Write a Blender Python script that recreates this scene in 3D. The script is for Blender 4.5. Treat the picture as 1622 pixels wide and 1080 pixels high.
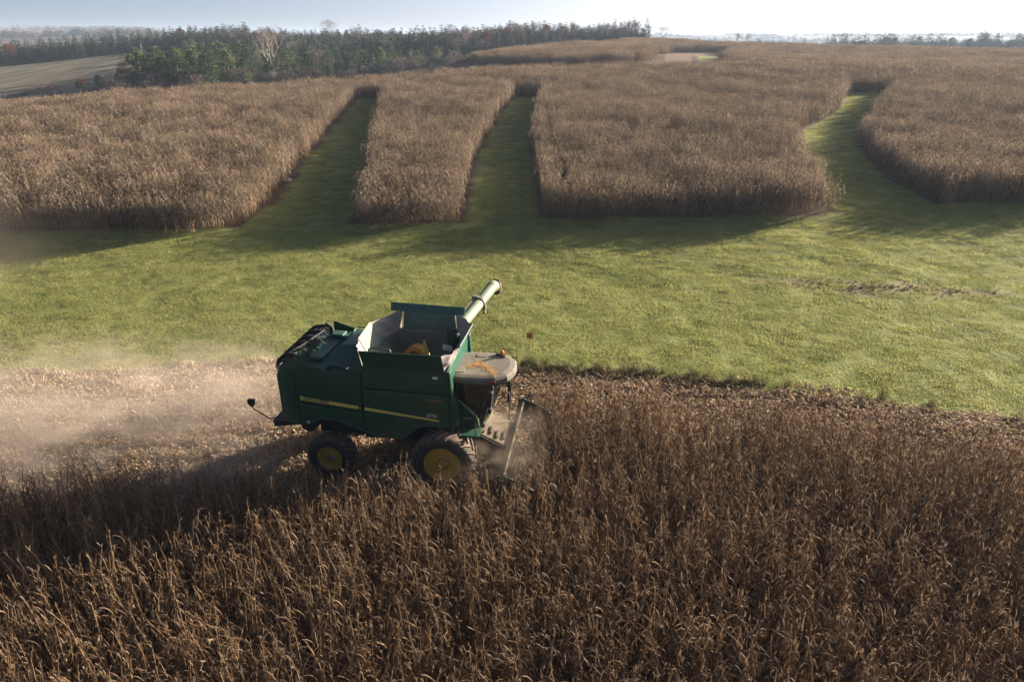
import bpy, bmesh, math, random
import numpy as np
from mathutils import Vector, Matrix, Euler

R = math.radians
for _o in list(bpy.data.objects): bpy.data.objects.remove(_o)
SC = bpy.context.scene
COL = SC.collection

# ------------------------------------------------------------------ camera
cam = bpy.data.cameras.new('camera'); camo = bpy.data.objects.new('camera', cam); COL.objects.link(camo)
camo.location = (0, 0, 12.6); camo.rotation_euler = (R(90 - 22.8), 0, 0)
cam.sensor_width = 36.0; cam.lens = 36.0 * 1130 / 1622
cam.clip_start = 0.5; cam.clip_end = 12000
SC.camera = camo

# ------------------------------------------------------------------ sky, sun, exposure
SUN_AZ, SUN_EL = 58.0, 13.2          # degrees to the right of the view direction, above the horizon
w = bpy.data.worlds.new('World'); SC.world = w; w.use_nodes = True
nt = w.node_tree; nt.nodes.clear()
sky = nt.nodes.new('ShaderNodeTexSky'); sky.sky_type = 'NISHITA'; sky.sun_disc = False
sky.sun_elevation = R(SUN_EL); sky.sun_rotation = R(SUN_AZ)
sky.altitude = 250; sky.air_density = 0.3; sky.dust_density = 2.5; sky.ozone_density = 1.0
bg = nt.nodes.new('ShaderNodeBackground'); bg.inputs['Strength'].default_value = 0.052
wo = nt.nodes.new('ShaderNodeOutputWorld')
nt.links.new(sky.outputs[0], bg.inputs[0]); nt.links.new(bg.outputs[0], wo.inputs[0])
sl = bpy.data.lights.new('sun', 'SUN'); sl.energy = 5.0; sl.angle = R(0.5); sl.color = (1.0, 0.87, 0.72)
so = bpy.data.objects.new('sun', sl); COL.objects.link(so)
_d = Vector((math.sin(R(SUN_AZ)) * math.cos(R(SUN_EL)), math.cos(R(SUN_AZ)) * math.cos(R(SUN_EL)), math.sin(R(SUN_EL))))
so.rotation_euler = _d.to_track_quat('Z', 'Y').to_euler(); so.location = (60, 60, 60)
SC.view_settings.view_transform = 'Standard'; SC.view_settings.look = 'None'
SC.view_settings.exposure = 2.0; SC.view_settings.gamma = 1.0
SC.render.engine = 'CYCLES'
SC.cycles.max_bounces = 5; SC.cycles.diffuse_bounces = 2; SC.cycles.glossy_bounces = 2
SC.cycles.transmission_bounces = 4; SC.cycles.transparent_max_bounces = 12; SC.cycles.volume_bounces = 0
SC.cycles.use_denoising = True

# ------------------------------------------------------------------ terrain: heights surveyed at control points, smooth between them
CTL = np.array([(-160,-40,0),(-160,0,0),(-160,25,0),(-160,36,0),(-160,41,0),(-160,43.5,0),(-160,47,0.6),(-160,49.5,0.98),(-110,-40,0),(-110,0,0),(-110,25,0),(-110,36,0),(-110,41,0),(-110,43.5,0),(-110,47,0.6),(-110,49.5,0.98),(-70,-40,0),(-70,0,0),(-70,25,0),(-70,36,0),(-70,41,0),(-70,43.5,0),(-70,47,0.6),(-70,49.5,0.98),(-35,-40,0),(-35,0,0),(-35,25,0),(-35,36,0),(-35,41,0),(-35,43.5,0),(-35,47,0.6),(-35,49.5,0.98),(0,-40,0),(0,0,0),(0,25,0),(0,36,0),(0,41,0),(0,43.5,0),(0,47,0.6),(0,49.5,0.98),(35,-40,0),(35,0,0),(35,25,0),(35,36,0),(35,41,0),(35,43.5,0),(35,47,0.6),(35,49.5,0.98),(70,-40,0),(70,0,0),(70,25,0),(70,36,0),(70,41,0),(70,43.5,0),(70,47,0.6),(70,49.5,0.98),(110,-40,0),(110,0,0),(110,25,0),(110,36,0),(110,41,0),(110,43.5,0),(110,47,0.6),(110,49.5,0.98),(160,-40,0),(160,0,0),(160,25,0),(160,36,0),(160,41,0),(160,43.5,0),(160,47,0.6),(160,49.5,0.98),(-35,75,2.32),(-35,100,3.7),(-12,75,2.32),(-12,100,3.7),(12,75,2.32),(12,100,3.7),(40,75,2.32),(40,100,3.7),(70,75,2.32),(70,100,3.7),(100,75,2.32),(100,100,3.7),(5,120,4.8),(5,145,6.17),(30,120,4.8),(30,145,6.17),(55,120,4.8),(55,145,6.17),(80,120,4.8),(80,145,6.17),(110,120,4.8),(110,145,6.17),(-60,75,2.32),(-60,92,3.26),(-95,70,2.05),(-95,85,2.87),(-125,75,2.32),(-38,108,3.99),(-24,118,4.54),(-65.5,95.9,3.3),(-57.4,103.5,3.72),(-47.9,112.2,4.2),(-31.5,121.6,4.72),(-17.6,131.6,5.27),(-1.3,144.5,5.97),(17.2,149.8,6.27),(37.7,158.5,6.75),(-129.6,140,-2),(-91.2,135,-2.5),(-77.1,140,-2),(-61.7,145,0.5),(-50.5,155,1.6),(-40,165,2),(-27.8,175,3.5),(-155.1,230,2.02),(-201,300,3.46),(-170.7,300,5.76),(-129.2,225,2.78),(-154.5,330,8.86),(-122.5,260,5.68),(-91.7,180,3.33),(-251,300,2.3),(-72.7,170,2.11),(-61,192,2.71),(-50.1,207,2.59),(-93.8,270,5.41),(-46.1,265,5.54),(-22.9,250,5.94),(-8.6,205,7.61),(13,177,7.34),(44.6,218,9.13),(41.7,188,8.17),(52.9,208,8.66),(1.7,230,7.39),(22.7,255,9.93),(39.4,255,9.35),(50.8,330,11.19),(88.6,320,10.22),(62.8,240,7.61),(114,285,8.98),(137.1,262,8.32),(160.9,242,7.96),(190.6,235,7.68),(76.5,190,6.37),(99.5,175,6.04),(107.4,160,5.21),(-278.3,420,5),(-192.5,420,9),(-134.3,400,10.5),(-99.9,420,8.5),(-36.3,400,6.5),(51.1,420,8.2),(-344.6,520,3),(-174.6,520,6),(-4.7,520,6),(99.2,420,8),(151.8,380,4),(191.4,340,4),(232.4,320,4),(165.3,520,3),(270.2,480,4.5),(348.7,480,4.5),(191.8,480,4.5),(291.5,300,6),(-381.3,420,4),(-472.1,520,3),(466.3,480,4)])
def _U(a, b):
    d2 = ((a[:, None, :] - b[None, :, :]) ** 2).sum(-1)
    return .5 * d2 * np.log(d2 + 1e-9)
_X = CTL[:, :2] / 100; _n = len(CTL)
_A = np.zeros((_n + 3, _n + 3)); _A[:_n, :_n] = _U(_X, _X) + .002 * np.eye(_n)
_P = np.hstack([np.ones((_n, 1)), _X]); _A[:_n, _n:] = _P; _A[_n:, :_n] = _P.T
_W = np.linalg.solve(_A, np.r_[CTL[:, 2], 0, 0, 0])
def sstep(a, b, x):
    t = np.clip((x - a) / (b - a), 0, 1); return t * t * (3 - 2 * t)
def hgt(X, Y):
    X = np.atleast_1d(np.asarray(X, float)); Y = np.atleast_1d(np.asarray(Y, float))
    shp = X.shape; X = X.ravel(); Y = Y.ravel()
    Xc = np.clip(X, -260, 240); Yc = np.clip(Y, -40, 520)
    out = np.empty(X.size); Q = np.c_[Xc, Yc] / 100
    for i in range(0, len(Q), 20000):
        q = Q[i:i + 20000]
        out[i:i + 20000] = _U(q, _X) @ _W[:-3] + np.c_[np.ones(len(q)), q] @ _W[-3:]
    r = np.hypot(X, Y); az = X / np.maximum(Y, 50)
    far = 4 + 3 * np.sin(X / 310 + 1) * np.cos(Y / 420) + 26 * sstep(1500, 2700, r)
    far += 20 * sstep(820, 1250, r) * (1 - sstep(-.50, -.36, az)) * (.75 + .25 * np.sin(X / 90.))
    far += 9 * sstep(2500, 3800, r) * (.5 + .5 * np.sin(X / 260 + 2))
    k = np.maximum(sstep(400, 640, r), sstep(230, 330, np.abs(X)) * sstep(150, 400, r))
    micro = .05 * np.sin(X * .9 + 1.3 * np.sin(Y * .31)) * np.cos(Y * .63 + np.sin(X * .23)) * (1 - sstep(120, 200, r))
    out = out * (1 - k) + far * k + micro
    return out.reshape(shp)
def h1(x, y): return float(hgt([x], [y])[0])

def inpoly(X, Y, poly):
    c = np.zeros(X.shape, bool); n = len(poly); j = n - 1
    for i in range(n):
        xi, yi = poly[i]; xj, yj = poly[j]
        if yi != yj:
            c ^= ((yi > Y) != (yj > Y)) & (X < (xj - xi) * (Y - yi) / (yj - yi) + xi)
        j = i
    return c
def wob(X, Y, s=1.0):
    return (np.sin(X / 1.7 / s + 2 * np.sin(Y / 2.9 / s)) + np.sin(Y / 1.3 / s + 1.7 * np.sin(X / 2.3 / s)) + .6 * np.sin(X / .6 / s + Y / .8 / s)) / 2.6

# ground plan (metres): the grass waterways, the field edges, the mound, the track
STRIPS = [
 [(-18.4,47),(-18.5,50),(-17.9,57),(-19.5,70),(-21.1,88),(-23.5,115),(-19.6,115),(-15.9,83.5),(-14.1,71.5),(-12.3,59),(-11.5,50),(-11.5,47)],
 [(-3.2,47),(-3.1,50),(-3.1,59),(-3,71.5),(-2.1,88),(.4,116),(4.8,116.5),(2.4,90),(1.6,74.5),(1.7,61),(1.8,51),(1.8,47)],
 [(22.7,47),(24,52.5),(25.8,60),(27.6,68),(31,80),(34.3,86.5),(42.1,97.5),(48.6,109.5),(54.1,121.5),(61.5,121.5),(54.3,109.5),(45.5,95),(37.6,81),(35,73),(32,62),(31.9,55),(29.1,47)]]
FARBOT = [(-300,46.2),(-35.7,46.6),(-18.5,47.5),(-11.5,48.2),(-3.1,48.4),(1.8,49.2),(24,50.6),(31.8,52.8),(39.9,53.4),(90,54),(300,54)]
def farbot(X): return np.interp(X, [p[0] for p in FARBOT], [p[1] for p in FARBOT])
FIELD_BACK = [(-300,48),(-140,62),(-83,91),(-68,102),(-50,113),(-34,126),(-19,137),(-2,149.5),(17.4,152.5),(37.5,157),(44,162),(47,175),(52,196),(66,250),(72,257),(75,330),(300,330)]
def fieldback(X): return np.interp(X, [p[0] for p in FIELD_BACK], [p[1] for p in FIELD_BACK])
MOUND = [(-14,236),(-9,191),(-1.7,185),(12.7,173),(27,174),(33,180),(50,246),(56,262),(75,270),(75,345),(60,345),(36,290),(24,272),(10,266),(-4,262)]
PATH = [(33,166),(41,167),(43,184),(57,246),(66,254),(62,262),(50,250)]
GRASSTOP = [(42,167),(46,170),(51.7,197),(62,214),(69,245),(68,255),(57,246)]
LEFTFIELD = [(-100,150),(-97.4,188.5),(-110,215),(-122.6,242.5),(-134.7,292),(-152.9,329.5),(-171,302),(-198.1,296),(-260,290),(-260,150)]
CLEARING = [(-101,262),(-92,262),(-90,288),(-97,290)]
def edge(X): return 27.5 - .0068 * (np.asarray(X) + 8) ** 2          # boundary between the stubble and the grass

# combine frame
CO, CYAW = Vector((-1.8, 20.06, 0)), R(-8)
CX = Vector((math.cos(CYAW), math.sin(CYAW), 0)); CY = Vector((-math.sin(CYAW), math.cos(CYAW), 0))

def field_far_mask(X, Y):
    m = (Y > farbot(X) + .35 * wob(X, Y, .6)) & (Y < fieldback(X))
    wx = .35 * wob(X, Y, 1.3); wy = .3 * wob(Y, X, .9)
    for s in STRIPS:
        for dx in (-.75, 0, .75): m &= ~inpoly(X + wx + dx * np.clip(1.55 - Y / 85, .1, 1), Y + wy, s)
    m &= ~inpoly(X, Y, PATH) & ~inpoly(X, Y, GRASSTOP)
    return m
def mound_mask(X, Y): return inpoly(X, Y, MOUND) & ~inpoly(X, Y, PATH) & ~inpoly(X, Y, GRASSTOP)
BARE = lambda X, Y: (((X - 21) / 6.5) ** 2 + ((Y - 37.2 + (X - 21) * .14) / 1.25) ** 2) < 1 + .5 * wob(X, Y, 1.1)
def near_corn_mask(X, Y):
    v = Y - edge(X); lx = (X - CO.x) * CX.x + (Y - CO.y) * CX.y
    front = 2.35 + .25 * wob(X, Y, .5)
    return np.where(lx < front, v < -10.25 + .18 * wob(X, Y, .7), v < -4.6 + .35 * wob(X, Y, .9) - .0006 * np.clip(X - 2, 0, 99) ** 2)

# ------------------------------------------------------------------ materials
def mat(name, rough=.7, spec=.3):
    m = bpy.data.materials.new(name); m.use_nodes = True
    n = m.node_tree.nodes; b = n['Principled BSDF']
    b.inputs['Roughness'].default_value = rough; b.inputs['Specular IOR Level'].default_value = spec
    return m, m.node_tree, b
def ramp(t, fac, stops):
    r = t.nodes.new('ShaderNodeValToRGB'); e = r.color_ramp.elements
    while len(e) < len(stops): e.new(.5)
    for i, (p, c) in enumerate(stops): e[i].position = p; e[i].color = (*c, 1)
    t.links.new(fac, r.inputs[0]); return r.outputs[0]
def noise(t, scale, detail=4, coord='Object', stretch=None, dist=0):
    tc = t.nodes.new('ShaderNodeTexCoord'); n = t.nodes.new('ShaderNodeTexNoise')
    n.inputs['Scale'].default_value = scale; n.inputs['Detail'].default_value = detail; n.inputs['Distortion'].default_value = dist
    if stretch:
        mp = t.nodes.new('ShaderNodeMapping'); mp.inputs['Scale'].default_value = stretch
        t.links.new(tc.outputs[coord], mp.inputs[0]); t.links.new(mp.outputs[0], n.inputs[0])
    else: t.links.new(tc.outputs[coord], n.inputs[0])
    return n.outputs[0]
def mix(t, fac, a, b, mode='MIX'):
    m = t.nodes.new('ShaderNodeMix'); m.data_type = 'RGBA'; m.blend_type = mode
    for s, v in ((m.inputs[0], fac), (m.inputs[6], a), (m.inputs[7], b)):
        if hasattr(v, 'links') or isinstance(v, bpy.types.NodeSocket): t.links.new(v, s)
        elif isinstance(v, tuple): s.default_value = (*v, 1)
        else: s.default_value = v
    return m.outputs[2]
def math_(t, op, a, b=0.0, clamp=False):
    m = t.nodes.new('ShaderNodeMath'); m.operation = op; m.use_clamp = clamp
    for s, v in ((m.inputs[0], a), (m.inputs[1], b)):
        if isinstance(v, bpy.types.NodeSocket): t.links.new(v, s)
        else: s.default_value = v
    return m.outputs[0]
def attr(t, name, out='Fac'):
    a = t.nodes.new('ShaderNodeAttribute'); a.attribute_name = name; return a.outputs[out]
def bump(t, b, h, strength=.5, dist=.05):
    n = t.nodes.new('ShaderNodeBump'); n.inputs['Strength'].default_value = strength; n.inputs['Distance'].default_value = dist
    t.links.new(h, n.inputs['Height']); t.links.new(n.outputs[0], b.inputs['Normal'])

def plant_mat(name, stops, trans=.35, rnd=.5, rough=.8, tone='tone'):
    """thin leaf: tone per leaf, a shift per plant, light passing through"""
    m = bpy.data.materials.new(name); m.use_nodes = True; t = m.node_tree; t.nodes.clear()
    oi = t.nodes.new('ShaderNodeObjectInfo')
    f = math_(t, 'ADD', math_(t, 'MULTIPLY', attr(t, tone), 1 - rnd), math_(t, 'MULTIPLY', oi.outputs['Random'], rnd))
    c = ramp(t, f, stops)
    d = t.nodes.new('ShaderNodeBsdfDiffuse'); tr = t.nodes.new('ShaderNodeBsdfTranslucent')
    mx = t.nodes.new('ShaderNodeMixShader'); mx.inputs[0].default_value = trans
    gl = t.nodes.new('ShaderNodeBsdfGlossy'); gl.inputs['Roughness'].default_value = .6
    m2 = t.nodes.new('ShaderNodeMixShader'); m2.inputs[0].default_value = .015
    o = t.nodes.new('ShaderNodeOutputMaterial')
    t.links.new(c, d.inputs[0]); t.links.new(c, tr.inputs[0])
    t.links.new(d.outputs[0], mx.inputs[1]); t.links.new(tr.outputs[0], mx.inputs[2])
    t.links.new(mx.outputs[0], m2.inputs[1]); t.links.new(gl.outputs[0], m2.inputs[2]); t.links.new(m2.outputs[0], o.inputs[0])
    return m
M = {}
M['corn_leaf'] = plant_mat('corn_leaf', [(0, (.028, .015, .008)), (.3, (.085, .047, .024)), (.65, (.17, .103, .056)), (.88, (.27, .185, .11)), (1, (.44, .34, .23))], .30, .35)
M['hill_leaf'] = plant_mat('hill_corn_leaf', [(0, (.056, .039, .026)), (.3, (.138, .101, .068)), (.65, (.245, .190, .134)), (.85, (.37, .30, .22)), (1, (.55, .47, .36))], .42, .35)  # corn leaf again, greyer and paler: far haze put into the colour
M['corn_stem'] = plant_mat('corn_stem', [(0, (.13, .075, .035)), (1, (.32, .22, .12))], .0, .4)
M['corn_ear'] = plant_mat('corn_ear', [(0, (.20, .13, .07)), (1, (.46, .35, .22))], .15, .5)
M['corn_tassel'] = plant_mat('corn_tassel', [(0, (.17, .11, .06)), (1, (.42, .32, .21))], .25, .5)
M['litter'] = plant_mat('litter', [(0, (.13, .080, .045)), (.5, (.33, .235, .14)), (1, (.64, .51, .35))], .2, .25)
M['grass'] = plant_mat('grass_blade', [(0, (.085, .125, .038)), (.4, (.225, .25, .075)), (.75, (.39, .365, .13)), (1, (.55, .48, .25))], .5, .35)
M['weed'] = plant_mat('weed_blade', [(0, (.03, .045, .015)), (.5, (.10, .10, .035)), (1, (.34, .26, .14))], .3, .3)
M['needle'] = plant_mat('needle', [(0, (.008, .020, .011)), (.5, (.020, .042, .020)), (1, (.055, .082, .032))], .1, .35)
M['cedar'] = plant_mat('cedar', [(0, (.016, .032, .013)), (.5, (.058, .085, .028)), (1, (.16, .175, .055))], .35, .4)
M['twig'] = plant_mat('twig', [(0, (.09, .072, .060)), (1, (.25, .205, .17))], .0, .45)
M['shrub'] = plant_mat('shrub_twig', [(0, (.085, .055, .050)), (1, (.22, .165, .14))], .1, .5)
M['rust'] = plant_mat('rust_leaf', [(0, (.11, .038, .014)), (1, (.30, .115, .04))], .25, .4)
M['bark'] = plant_mat('bark', [(0, (.06, .048, .04)), (1, (.16, .135, .115))], .0, .5)

def ground_mat():
    m, t, b = mat('ground', .95, .1)
    zone = t.nodes.new('ShaderNodeAttribute'); zone.attribute_name = 'zone'
    sp = t.nodes.new('ShaderNodeSeparateColor'); t.links.new(zone.outputs['Color'], sp.inputs[0])
    n1 = noise(t, .8, 6); n2 = noise(t, 6, 5); n3 = noise(t, .05, 4)
    soil = ramp(t, n2, [(.3, (.045, .028, .018)), (.7, (.12, .08, .052))])
    grass = mix(t, .45, ramp(t, n1, [(.3, (.09, .13, .036)), (.5, (.19, .22, .064)), (.7, (.30, .295, .105))]), ramp(t, n2, [(.3, (.10, .12, .03)), (.7, (.26, .25, .075))]))
    stub = ramp(t, n2, [(.3, (.085, .050, .030)), (.55, (.19, .125, .075)), (.75, (.32, .23, .15))])
    ns = noise(t, .22, 4, stretch=(1, .12, 1), dist=.4)
    field = mix(t, n1, ramp(t, ns, [(.38, (.10, .085, .055)), (.5, (.155, .135, .088)), (.62, (.30, .255, .17))]), (.13, .115, .075))
    c = mix(t, sp.outputs[0], soil, grass); c = mix(t, sp.outputs[1], c, stub); c = mix(t, sp.outputs[2], c, field)
    t.links.new(c, b.inputs['Base Color'])
    bump(t, b, math_(t, 'ADD', n2, math_(t, 'MULTIPLY', n1, 2)), .5, .08)
    return m
M['ground'] = ground_mat()

def paint(name, col, dust=(.22, .17, .12), amount=.35, rough=.38, scale=2.2, up=.6, mud=0.0):
    """machine paint with dust lying on it (more on faces that look up), scuffed gloss"""
    m, t, b = mat(name, rough, .35)
    n = noise(t, scale, 6); nf = noise(t, 22, 4)
    geo = t.nodes.new('ShaderNodeNewGeometry'); s = t.nodes.new('ShaderNodeSeparateXYZ'); t.links.new(geo.outputs['Normal'], s.inputs[0])
    upf = math_(t, 'MULTIPLY', math_(t, 'MAXIMUM', s.outputs[2], 0.0), up)
    f = math_(t, 'MULTIPLY', math_(t, 'ADD', n, math_(t, 'MULTIPLY', nf, .3)), amount)
    f = math_(t, 'ADD', f, math_(t, 'MULTIPLY', upf, n), True)
    f = math_(t, 'SUBTRACT', f, amount * .45, True)
    if mud:
        tc = t.nodes.new('ShaderNodeTexCoord'); sz = t.nodes.new('ShaderNodeSeparateXYZ'); t.links.new(tc.outputs['Object'], sz.inputs[0])
        lo = math_(t, 'MULTIPLY', math_(t, 'SUBTRACT', math_(t, 'ADD', math_(t, 'MULTIPLY', n, 1.6), 1.55), sz.outputs[2]), mud, True)
        f = math_(t, 'ADD', f, math_(t, 'MULTIPLY', lo, math_(t, 'ADD', nf, .2)), True)
    c = mix(t, f, col, dust); t.links.new(c, b.inputs['Base Color'])
    rr = math_(t, 'ADD', math_(t, 'MULTIPLY', f, .6), rough, True); t.links.new(rr, b.inputs['Roughness'])
    bump(t, b, nf, .06, .01)
    return m
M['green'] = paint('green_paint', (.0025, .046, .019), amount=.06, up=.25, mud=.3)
M['green_skylit'] = paint('green_skylit_paint', (.011, .080, .052), amount=.15, up=.25, rough=.3)  # same green lightened towards teal; sky light on the deck put into the colour
M['yellow'] = paint('yellow_paint', (.42, .27, .015), dust=(.24, .19, .10), amount=.6, rough=.5)
M['stripe'] = paint('stripe_decal', (.62, .48, .10), amount=.25, rough=.5)
M['black'] = paint('black_paint', (.010, .010, .011), dust=(.10, .082, .062), amount=.15, rough=.55, up=.25)
M['rubber'] = paint('tyre_rubber', (.016, .016, .018), dust=(.24, .17, .11), amount=.35, rough=.85, scale=5)
M['lug'] = paint('tyre_lug_rubber', (.03, .028, .026), dust=(.34, .24, .15), amount=1.1, rough=.9, scale=6)
M['tan'] = paint('dusty_metal', (.085, .07, .045), dust=(.19, .15, .10), amount=.9, rough=.8, scale=4)
M['roof'] = paint('dusty_roof', (.085, .080, .062), dust=(.30, .25, .19), amount=.9, rough=.7, scale=1.6, up=.45)
M['auger'] = paint('auger_paint', (.14, .20, .11), dust=(.36, .33, .24), amount=.8, rough=.4, scale=1.3, up=.3)
M['tank_in'] = paint('tank_inside', (.07, .09, .07), dust=(.34, .28, .22), amount=1.6, rough=.6, scale=2.5, up=.5)
M['tank_in_wall'] = paint('tank_inner_wall', (.10, .16, .12), dust=(.30, .28, .25), amount=1.0, rough=.55, scale=1.8, up=.3)
M['tarp'] = paint('tarp_fabric', (.30, .26, .24), dust=(.42, .35, .29), amount=.7, rough=.9, scale=3)
M['orange'] = paint('orange_paint', (.72, .22, .02), dust=(.6, .42, .2), amount=.5, rough=.5)
M['chaff'] = paint('chaff', (.52, .27, .10), dust=(.62, .40, .2), amount=.9, rough=.95, scale=12)
M['red_lens'] = paint('red_lens', (.35, .035, .02), amount=.1, rough=.25)
M['amber'] = paint('amber_lens', (.80, .20, .02), amount=.1, rough=.25)
M['white'] = paint('white_sticker', (.75, .75, .72), amount=.1, rough=.6)
M['red_text'] = paint('red_decal', (.30, .10, .045), amount=.1, rough=.6)
M['pale_text'] = paint('pale_decal', (.55, .52, .34), amount=.1, rough=.6)
M['steel'] = paint('worn_steel', (.13, .12, .105), dust=(.24, .19, .13), amount=.6, rough=.45)
M['hose'] = paint('hose_rubber', (.010, .010, .011), dust=(.05, .042, .035), amount=.2, rough=.7, up=.2)
M['head_green'] = paint('corn_head_paint', (.008, .042, .020), dust=(.13, .10, .065), amount=.5, rough=.6, up=.2)
M['seat'] = paint('seat_cloth', (.035, .033, .028), amount=.2, rough=.9)
M['rock'] = paint('pale_rock', (.46, .40, .32), amount=.4, rough=.9)
M['flag'] = paint('marker_flag', (.46, .16, .045), amount=.3, rough=.8)
def glass():
    m = bpy.data.materials.new('cab_glass'); m.use_nodes = True; t = m.node_tree; t.nodes.clear()
    g = t.nodes.new('ShaderNodeBsdfGlossy'); g.inputs['Roughness'].default_value = .06; g.inputs[0].default_value = (.9, .95, .9, 1)
    tr = t.nodes.new('ShaderNodeBsdfTransparent'); tr.inputs[0].default_value = (.24, .32, .24, 1)
    df = t.nodes.new('ShaderNodeBsdfDiffuse'); df.inputs[0].default_value = (.055, .070, .045, 1)  # dull green film: grass reflections put into the diffuse colour
    fr = t.nodes.new('ShaderNodeFresnel'); fr.inputs[0].default_value = 1.6
    a = t.nodes.new('ShaderNodeMixShader'); b = t.nodes.new('ShaderNodeMixShader'); o = t.nodes.new('ShaderNodeOutputMaterial')
    t.links.new(math_(t, 'MULTIPLY', noise(t, 3, 5), .4), a.inputs[0]); t.links.new(tr.outputs[0], a.inputs[1]); t.links.new(df.outputs[0], a.inputs[2])
    t.links.new(fr.outputs[0], b.inputs[0]); t.links.new(a.outputs[0], b.inputs[1]); t.links.new(g.outputs[0], b.inputs[2])
    t.links.new(b.outputs[0], o.inputs[0]); return m
M['glass'] = glass()

# ------------------------------------------------------------------ mesh helpers
class MB:
    def __init__(s): s.v = []; s.f = []; s.t = []; s.m = []; s.mi = 0; s.tone = .5; s.smooth = []; s.sm = False
    def add(s, vs, fs):
        o = len(s.v); s.v += [tuple(p) for p in vs]; s.t += [s.tone] * len(vs)
        for f in fs: s.f.append(tuple(i + o for i in f)); s.m.append(s.mi); s.smooth.append(s.sm)
    def box(s, c, d, rot=None, taper=None):
        vs = []
        for z in (-.5, .5):
            k = 1 if (taper is None or z < 0) else taper
            for x, y in ((-.5, -.5), (.5, -.5), (.5, .5), (-.5, .5)): vs.append(Vector((x * d[0] * k, y * d[1] * k, z * d[2])))
        if rot is not None:
            e = Euler(rot).to_matrix(); vs = [e @ p for p in vs]
        s.add([p + Vector(c) for p in vs], [(0, 3, 2, 1), (4, 5, 6, 7), (0, 1, 5, 4), (1, 2, 6, 5), (2, 3, 7, 6), (3, 0, 4, 7)])
    def hexa(s, p): s.add(p, [(0, 3, 2, 1), (4, 5, 6, 7), (0, 1, 5, 4), (1, 2, 6, 5), (2, 3, 7, 6), (3, 0, 4, 7)])
    def slab(s, q, th):
        """quad q (4 points, any plane) given a thickness th along its normal"""
        q = [Vector(p) for p in q]; n = (q[1] - q[0]).cross(q[2] - q[0]).normalized() * th
        s.hexa(q + [p + n for p in q])
    def tube(s, path, r, n=8, cap=True):
        path = [Vector(p) for p in path]; rs = r if isinstance(r, (list, tuple)) else [r] * len(path)
        rings = []; up = None
        for i, p in enumerate(path):
            d = (path[min(i + 1, len(path) - 1)] - path[max(i - 1, 0)]).normalized()
            if up is None: up = d.orthogonal().normalized()
            up = (up - d * up.dot(d)); up = up.normalized() if up.length > 1e-6 else d.orthogonal().normalized()
            sd = d.cross(up)
            rings.append([p + (up * math.cos(2 * math.pi * k / n) + sd * math.sin(2 * math.pi * k / n)) * rs[i] for k in range(n)])
        vs = [p for g in rings for p in g]; fs = []
        for i in range(len(rings) - 1):
            for k in range(n):
                a = i * n + k; b = i * n + (k + 1) % n; fs.append((a, b, b + n, a + n))
        o = s.sm; s.sm = n > 5; s.add(vs, fs); s.sm = o
        if cap: s.add(rings[0], [tuple(range(n))[::-1]]); s.add(rings[-1], [tuple(range(n))])
    def lathe(s, prof, c, axis=1, n=32):
        """profile [(along, radius)] turned about the y axis through c"""
        vs = []; c = Vector(c)
        for a, r in prof:
            for k in range(n):
                th = 2 * math.pi * k / n; vs.append(c + Vector((r * math.cos(th), a, r * math.sin(th))))
        fs = []
        for i in range(len(prof) - 1):
            for k in range(n):
                p = i * n + k; q = i * n + (k + 1) % n; fs.append((p, q, q + n, p + n))
        o = s.sm; s.sm = True; s.add(vs, fs); s.sm = o
    def prism(s, poly, y0, y1):
        """polygon [(x, z)] pulled from y0 to y1"""
        n = len(poly); vs = [(x, y0, z) for x, z in poly] + [(x, y1, z) for x, z in poly]
        s.add(vs, [tuple(range(n)), tuple(range(2 * n - 1, n - 1, -1))] + [(i, i + n, (i + 1) % n + n, (i + 1) % n) for i in range(n)])
    def build(s, name, mats, parent=None, loc=(0, 0, 0), bevel=0, shade=False, link=True, seg=2):
        me = bpy.data.meshes.new(name); me.from_pydata([tuple(p) for p in s.v], [], s.f)
        if not isinstance(mats, (list, tuple)): mats = [mats]
        for m in mats: me.materials.append(m)
        me.polygons.foreach_set('material_index', s.m)
        me.polygons.foreach_set('use_smooth', [True] * len(s.f) if shade else s.smooth)
        a = me.attributes.new('tone', 'FLOAT', 'POINT'); a.data.foreach_set('value', s.t)
        me.update()
        if bevel:
            bm = bmesh.new(); bm.from_mesh(me)
            bmesh.ops.recalc_face_normals(bm, faces=bm.faces)
            ed = [e for e in bm.edges if len(e.link_faces) == 2 and e.calc_face_angle(0) > R(35)]
            bmesh.ops.bevel(bm, geom=ed, offset=bevel, segments=seg, affect='EDGES', profile=.5, clamp_overlap=True)
            bm.to_mesh(me); bm.free()
        o = bpy.data.objects.new(name, me); o.location = loc
        if parent: o.parent = parent
        if link: COL.objects.link(o)
        return o

def panel(mb, x0, x1, zb, zt, yf, side=-1, nx=14, nz=8, th=.03):
    """sheet-metal panel on a side of the machine: zb(x), zt(x) its edges, yf(x, z) its outward distance"""
    vs = []
    for k in range(2):
        for i in range(nx + 1):
            x = x0 + (x1 - x0) * i / nx
            for j in range(nz + 1):
                z = zb(x) + (zt(x) - zb(x)) * j / nz
                xx, y = yf(x, z); vs.append((xx, side * (y - k * th), z))
    W = nz + 1; N = (nx + 1) * W; fs = []
    q = lambda i, j, k=0: k * N + i * W + j
    for i in range(nx):
        for j in range(nz):
            fs.append((q(i, j), q(i + 1, j), q(i + 1, j + 1), q(i, j + 1)))
            fs.append((q(i, j, 1), q(i, j + 1, 1), q(i + 1, j + 1, 1), q(i + 1, j, 1)))
    for i in range(nx):
        for j in (0, nz): fs.append((q(i, j), q(i + 1, j), q(i + 1, j, 1), q(i, j, 1)))
    for j in range(nz):
        for i in (0, nx): fs.append((q(i, j), q(i, j + 1), q(i, j + 1, 1), q(i, j, 1)))
    mb.sm = True; mb.add(vs, fs); mb.sm = False

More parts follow.
